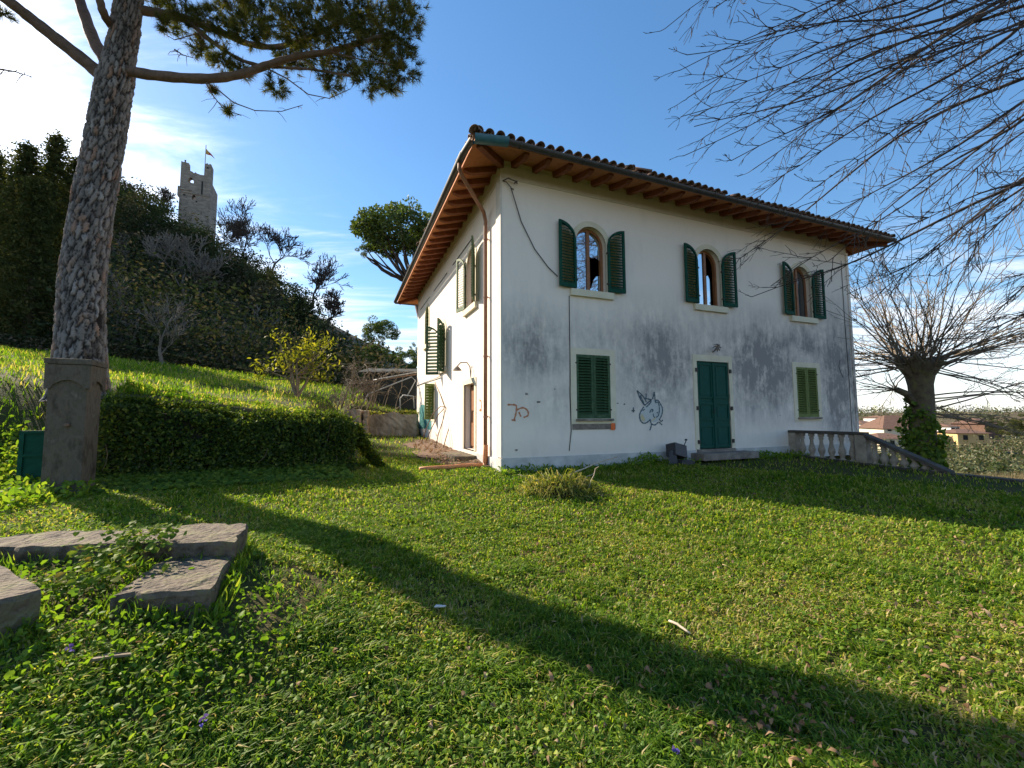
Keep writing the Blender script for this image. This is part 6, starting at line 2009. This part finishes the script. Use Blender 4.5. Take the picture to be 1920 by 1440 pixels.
# light shrubs and bare trees on the ridge
RT = [(450, 492, 78, 11.5, 'leafless tree on the ridge just right of the tower', 2), (505, 512, 74, 10.5, 'widest leafless tree on the ridge, leaning right', 3), (415, 470, 84, 9.0, 'leafless tree close beside the tower wall', 4),
      (585, 565, 66, 8.2, 'leafless tree low on the right shoulder of the hill', 5), (255, 400, 86, 8.5, 'leafless tree on the ridge left of the tower', 6), (300, 392, 88, 6.5, 'small leafless tree directly left of the tower', 7), (612, 610, 60, 6.5, 'small leafless tree at the foot of the ridge', 8), (345, 560, 52, 9.0, 'leafless tree in the middle of the wooded slope', 9)]
for px_, py_, y_, h_, lb, sd in RT:
    bare_tree(px_, py_ + 12, y_, h_ * 1.5, lb, MAT['twig_dark' if sd != 9 else 'twig_grey'], 6, sd, .80, 3, .24, .20, lean=((.35 if sd in (3, 5) else .05), 0), on_ground=False, tip=.045)
random.seed(55)

# ------------------------------------------------------------------ tower with flag
YT = 92.0
c0 = at(362, 440, YT)
TR = R(24)                                              # the tower's front looks down at the garden
tw = empty('stone_tower', (c0.x, c0.y, 0), TR); tag(tw, 'ruined medieval stone tower with two horned corners on the hilltop', 'tower')
zb_ = gh(c0.x, YT) - 6
XR, XL = 2.8, -2.8
def zt_(py, x=0.0): return at(362, py, YT + x * math.sin(TR)).z
def tp_(o, py): x = XR - o * (XR - XL) / 6.4; return (x, zt_(py, x))
outline = [(XL, zb_), (XR, zb_), tp_(0, 306), tp_(.35, 304.5), tp_(.55, 306.5), tp_(.8, 303.5), tp_(1.35, 304.5), tp_(1.45, 326), tp_(2.2, 325), tp_(3.0, 322.5), tp_(3.3, 320), tp_(3.6, 322), tp_(3.9, 319.5), tp_(4.4, 317.5),
           tp_(4.75, 313), tp_(4.8, 303), tp_(5.3, 302), tp_(5.5, 300), tp_(5.9, 301), (XL, zt_(299, XL))]
hole = [(XR - 3.65 + .55 * math.cos(t), zt_(341.5) + 1.25 * math.sin(t)) for t in np.linspace(0, math.pi, 9)]
win = [(XR - 3.3, zt_(372)), (XR - 2.65, zt_(372)), (XR - 2.65, zt_(366)), (XR - 2.8, zt_(363)), (XR - 3.1, zt_(363)), (XR - 3.3, zt_(366))]
b = MB()
loops = [[Vector((x_, z_, 0)) for x_, z_ in outline], [Vector((x_, z_, 0)) for x_, z_ in hole], [Vector((x_, z_, 0)) for x_, z_ in win]]
flat = [p for l in loops for p in l]
for dy in (0, 1.2):
    i0 = len(b.v); b.v += [(p.x, dy, p.y) for p in flat]
    for t in tessellate_polygon(loops): b.f.append(tuple(i0 + k for k in t))
for lp in loops:
    for k in range(len(lp)):
        a_, c_ = lp[k], lp[(k + 1) % len(lp)]; b.quad((a_.x, 0, a_.y), (c_.x, 0, c_.y), (c_.x, 1.2, c_.y), (a_.x, 1.2, a_.y))
b.build('front_wall', MAT['tower'], tw)
for x_, p_ in ((XR - .6, 330), (XL + .6, 330)): MB().box((x_, 4.2, (zb_ + zt_(p_)) / 2), (1.19, 5.9, zt_(p_) - zb_)).build('side_wall', MAT['tower'], tw)
MB().box((XR - .55, 1.75, (zb_ + zt_(306, XR)) / 2), (1.08, 1.05, zt_(306, XR) - zb_)).build('corner_turret', MAT['tower'], tw)
MB().box((XL + .55, 1.65, (zb_ + zt_(300, XL)) / 2), (1.06, .85, zt_(300, XL) - zb_)).build('corner_turret', MAT['tower'], tw)
MB().box((0, 6.6, (zb_ + zt_(355)) / 2), (XR - XL - .1, 1.1, zt_(355) - zb_)).build('back_wall', MAT['tower'], tw)
MB().box((XL - .12, .6, zt_(360)), (.5, 1.4, 2.2)).build('corbel', MAT['tower'], tw)
MB().box((XL + 1.1, -.08, zt_(356)), (1.9, .25, .3)).build('string_course', MAT['tower'], tw)
MB().box((.1, -.06, zt_(361)), (5.4, .2, .22), Matrix.Rotation(R(2), 3, 'Y')).build('string_course', MAT['tower'], tw)
MB().box((XR + .05, .6, (zb_ + zt_(360)) / 2), (.3, 1.4, zt_(360) - zb_)).build('buttress', MAT['tower'], tw)
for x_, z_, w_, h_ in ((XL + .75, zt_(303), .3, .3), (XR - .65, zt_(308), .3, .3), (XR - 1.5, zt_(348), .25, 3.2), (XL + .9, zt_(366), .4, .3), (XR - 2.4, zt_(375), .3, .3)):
    MB().box((x_, -.03, z_), (w_, .12, h_)).build('wall_recess', MAT['shed'], tw)  # near-black boxes on the face, shade of holes put in their colour
fp = tw.matrix_world if False else Matrix.Translation((c0.x, c0.y, 0)) @ Matrix.Rotation(TR, 4, 'Z')
fb = fp @ Vector((XR - 1.3, .5, zt_(308)))
fl = empty('flag', fb, TR); tag(fl, 'red and yellow pennant flying from a pole on the tower', 'flag')
hp_ = zt_(264) - zt_(308); s_ = YT / F_PX
MB().tube([(0, 0, -1.5), (0, 0, hp_)], .085, 6).build('pole', MAT['grey_pipe'], fl)
zf = zt_(270) - zt_(308)
for (x0_, x1_, mat) in ((0, .32, 'flag_yellow'), (.32, .75, 'flag_red'), (.75, 1.0, 'flag_black')):
    b = MB(); Lf = 19 * s_ * .8; dr_ = 17 * s_; hf = 11 * s_
    for k in range(4):
        ta, tb_ = x0_ + (x1_ - x0_) * k / 4, x0_ + (x1_ - x0_) * (k + 1) / 4
        q_ = []
        for t in (ta, tb_): q_.append(((Lf * t, .25 * math.sin(t * 7), zf - dr_ * t ** 1.1), (Lf * t, .25 * math.sin(t * 7 + .5), zf - hf * (1 - t) - dr_ * t ** 1.1)))
        b.quad(q_[0][0], q_[1][0], q_[1][1], q_[0][1])
    b.build('cloth', MAT[mat], fl)

# ------------------------------------------------------------------ stone pine and trees behind the house


def umbrella(px, py_top, py_bot, hw_px, y, label, seedv, dens=1.0, mat='lf_round', name='umbrella_pine', lean=0.0, stems=True, fork_px=None):
    random.seed(200 + seedv)
    c = at(px, (py_top + py_bot) / 2, y); s = y / F_PX; hw = hw_px * s; hh_ = (py_bot - py_top) / 2 * s
    base = Vector((c.x + lean, c.y, gh(c.x + lean, c.y)))
    o = empty(name, base); tag(o, label, 'tree')
    b = MB(); fork = Vector((0 - lean * .45, 0, (c.z - hh_ - base.z) * .72)) if not fork_px else at(*fork_px, y) - base; b.tube([(0, 0, -.3), fork * .5, fork], [.24, .19, .15], 8); b.build('trunk', MAT['pine_limb'], o, smooth=True)
    P, Rr, S = [], [], []
    cc = c - base
    for k in range(int(64 * dens)):
        d = Vector((random.gauss(0, 1), random.gauss(0, 1), random.gauss(.2, .8))).normalized() * random.uniform(.35, .95) ** .6
        q = cc + Vector((d.x * hw * .86, d.y * hw * .8, d.z * hh_ * .8)); r_ = hw * random.uniform(.17, .27); n = 165
        pp = blob_points(q[:], r_, n, .5, .75); P.append(pp); tone = random.random() * .5
        Rr.append(np.clip(tone + .25 * ((pp[:, 2] - q.z) / r_ + 1) * .7 + rng.normal(size=n) * .1, 0, 1)); S.append((.045 + .05 * rng.random(n)) * hw)  # light from above put in the leaf colour: clump tops paler
        if stems and k % 4 == 0:
            MB().tube(bend_path(fork, q, (0, 0, -.25), 5, .02), [.11, .09, .075, .06, .05, .03], 6).build('branch', MAT['twig_dark'], o, smooth=True)
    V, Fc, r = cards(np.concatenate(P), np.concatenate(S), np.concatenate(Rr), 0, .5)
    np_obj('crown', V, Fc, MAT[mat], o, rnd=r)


umbrella(748, 370, 492, 92, 30, 'umbrella pine rising behind the left eave of the house', 1, 1.05, lean=3.4, fork_px=(772, 532))
umbrella(688, 452, 486, 26, 30.5, 'low side crown of the umbrella pine left of the eave', 2, .3, lean=6.0, stems=True, fork_px=(771, 530))
umbrella(713, 586, 662, 38, 44, 'upright green pine behind the garden wall', 3, .8, stems=False)
umbrella(712, 636, 708, 46, 42, 'broad lower pine below the upright one', 7, .8, stems=False)
umbrella(762, 640, 715, 34, 40, 'dark bushy pine next to the far house corner', 4, .8, stems=False)
umbrella(678, 640, 706, 34, 43, 'rounded pine left of the upright one behind the thicket', 8, .8, stems=False)
umbrella(650, 612, 660, 16, 46, 'small dark tree at the foot of the wooded hill', 5, .4, 'lf_conifer', stems=False)
umbrella(778, 630, 690, 14, 36, 'tree crown showing beside the far house corner', 6, .4, stems=False)
bare_tree(668, 700, 40, 4.2, 'leafless shrub tree between the hill and the upright pine', MAT['twig_grey'], 4, 11, .7, 3, .09, .28, tip=.018)
random.seed(77)

# ------------------------------------------------------------------ valley: houses, scrub, reeds


def far_house(px, py_base, py_eave, w_px, y, rz, wall, label, roof_px=10, depth=8.0, nwin=3):
    s = y / F_PX; p = at(px, py_base, y); w = w_px * s; h = (py_base - py_eave) * s; rh = roof_px * s
    o = empty('far_house', p, R(rz)); tag(o, label, 'house', 'houses across the valley')
    MB().box((0, 0, h / 2 - 2), (w, depth, h + 4)).build('wall', MAT[wall], o)
    e = .5; b = MB(); rl = max(w / 2 - depth / 2, w * .15)
    A4 = [(-w / 2 - e, -depth / 2 - e, h), (w / 2 + e, -depth / 2 - e, h), (w / 2 + e, depth / 2 + e, h), (-w / 2 - e, depth / 2 + e, h)]; r1, r2 = (-rl, 0, h + rh), (rl, 0, h + rh)
    b.quad(A4[0], A4[1], r2, r1); b.quad(A4[1], A4[2], r2); b.quad(A4[2], A4[3], r1, r2); b.quad(A4[3], A4[0], r1); b.quad(*A4[::-1])
    b.build('roof', MAT['far_roof'], o)
    for k in range(nwin):
        x = w * ((k + .5) / nwin - .5)
        b = MB().box((x, -depth / 2 - .03, h * .55), (.9, .12, min(1.3, h * .5))); b.build('window', MAT['shed'], o)


far_house(1672, 812, 806, 70, 120, -12, 'house_wall', 'long low house with a red hip roof right of the villa corner', 24, 12, 4)
far_house(1655, 840, 824, 52, 105, -8, 'house_wall', 'cream house with a low tiled roof below the long one', 9, 9, 4)
far_house(1612, 806, 797, 30, 135, 5, 'house_white', 'white house half hidden by the villa corner', 6, 8, 2)
far_house(1645, 795, 786, 14, 150, 5, 'house_white', 'small white house above the long red roof', 4, 8, 2)
far_house(1802, 832, 815, 44, 112, -18, 'house_ochre', 'ochre house right of the ivy-clad trunk', 7, 9, 2)
far_house(1768, 813, 803, 16, 125, 0, 'house_white', 'small white house just right of the pollard trunk', 5, 7, 2)
far_house(1830, 806, 798, 40, 140, 10, 'far_roof', 'brown-roofed house among the trees on the far right', 10, 9, 2)
PP, SS, RR = [], [], []
for k in range(1000):
    px_ = random.uniform(1560, 2150); y_ = 34 + 130 * random.random() ** 1.5
    if k >= 700: y_ = random.uniform(165, 330)
    x_ = (px_ - 960) / F_PX * y_; g_ = gh(x_, y_)
    top = at(px_, random.uniform(812, 850) if px_ < 1850 else random.uniform(795, 830), y_).z
    r_ = random.uniform(1.3, 3.0) * (.6 + y_ / 120)
    if k >= 700: top = at(px_, random.uniform(772, 788), y_).z
    z_ = min(g_ + r_ * .8, max(top - r_, g_ - 1.5)); n = 85
    PP.append(blob_points((x_, y_, z_), r_, n, .5, .9)); SS.append((.19 + .20 * rng.random(n)) * (.6 + y_ / 90)); tone = random.random()
    RR.append(np.clip(tone * .8 + rng.normal(size=n) * .13 + .1, 0, 1))
V, Fc, r = cards(np.concatenate(PP), np.concatenate(SS), np.concatenate(RR), .1, .55)
o = np_obj('valley_scrub', V, Fc, MAT['lf_far'], rnd=r); tag(o, 'grey-green scrub and olive trees filling the valley on the right', 'scrub', kind='stuff')
for px_, t_, b_, hw_, y_, lb, sd, mt in ((1868, 868, 895, 18, 40, 'round bright green bush in the valley at the right', 21, 'lf_round'), (1862, 776, 830, 14, 100, 'dark conifer on the valley skyline', 22, 'lf_conifer'), (1893, 782, 830, 20, 95, 'broad dark conifer at the right end of the valley skyline', 23, 'lf_conifer'),
                                         (1915, 775, 835, 18, 90, 'dark conifer cut by the right picture edge', 24, 'lf_conifer'), (1690, 802, 822, 10, 100, 'light green bush beside the long red-roofed house', 25, 'lf_round')):
    umbrella(px_, t_, b_, hw_, y_, lb, sd, .6, mt, 'valley_tree', stems=False)
n = 9000
px_ = rng.uniform(1700, 2150, n); y_ = rng.uniform(13.5, 24, n); x_ = (px_ - 960) / F_PX * y_
k = edge_s(x_, y_) > .6; x_, y_ = x_[k], y_[k]; n = len(x_); z_ = ground_h(x_, y_)
topz = CZ - (890 - 781) / F_PX * y_ ; hgt = np.clip(topz - z_, .3, 2.6) * (.8 + .3 * rng.random(n))
a = rng.random(n) * 6.28; ln_ = .12 * hgt
P = np.stack([x_, y_, z_], 1); e = P + np.stack([np.cos(a) * ln_, np.sin(a) * ln_, hgt], 1); w = np.stack([np.sin(a), -np.cos(a), np.zeros(n)], 1) * .013
V = np.stack([P - w, P + w, e], 1).reshape(-1, 3)
o = np_obj('dry_reeds', V, np.arange(n * 3).reshape(-1, 3), MAT['lf_reed'], rnd=np.repeat(rng.random(n), 3)); tag(o, 'tan dry reeds standing beyond the lawn edge', 'reeds', kind='stuff')
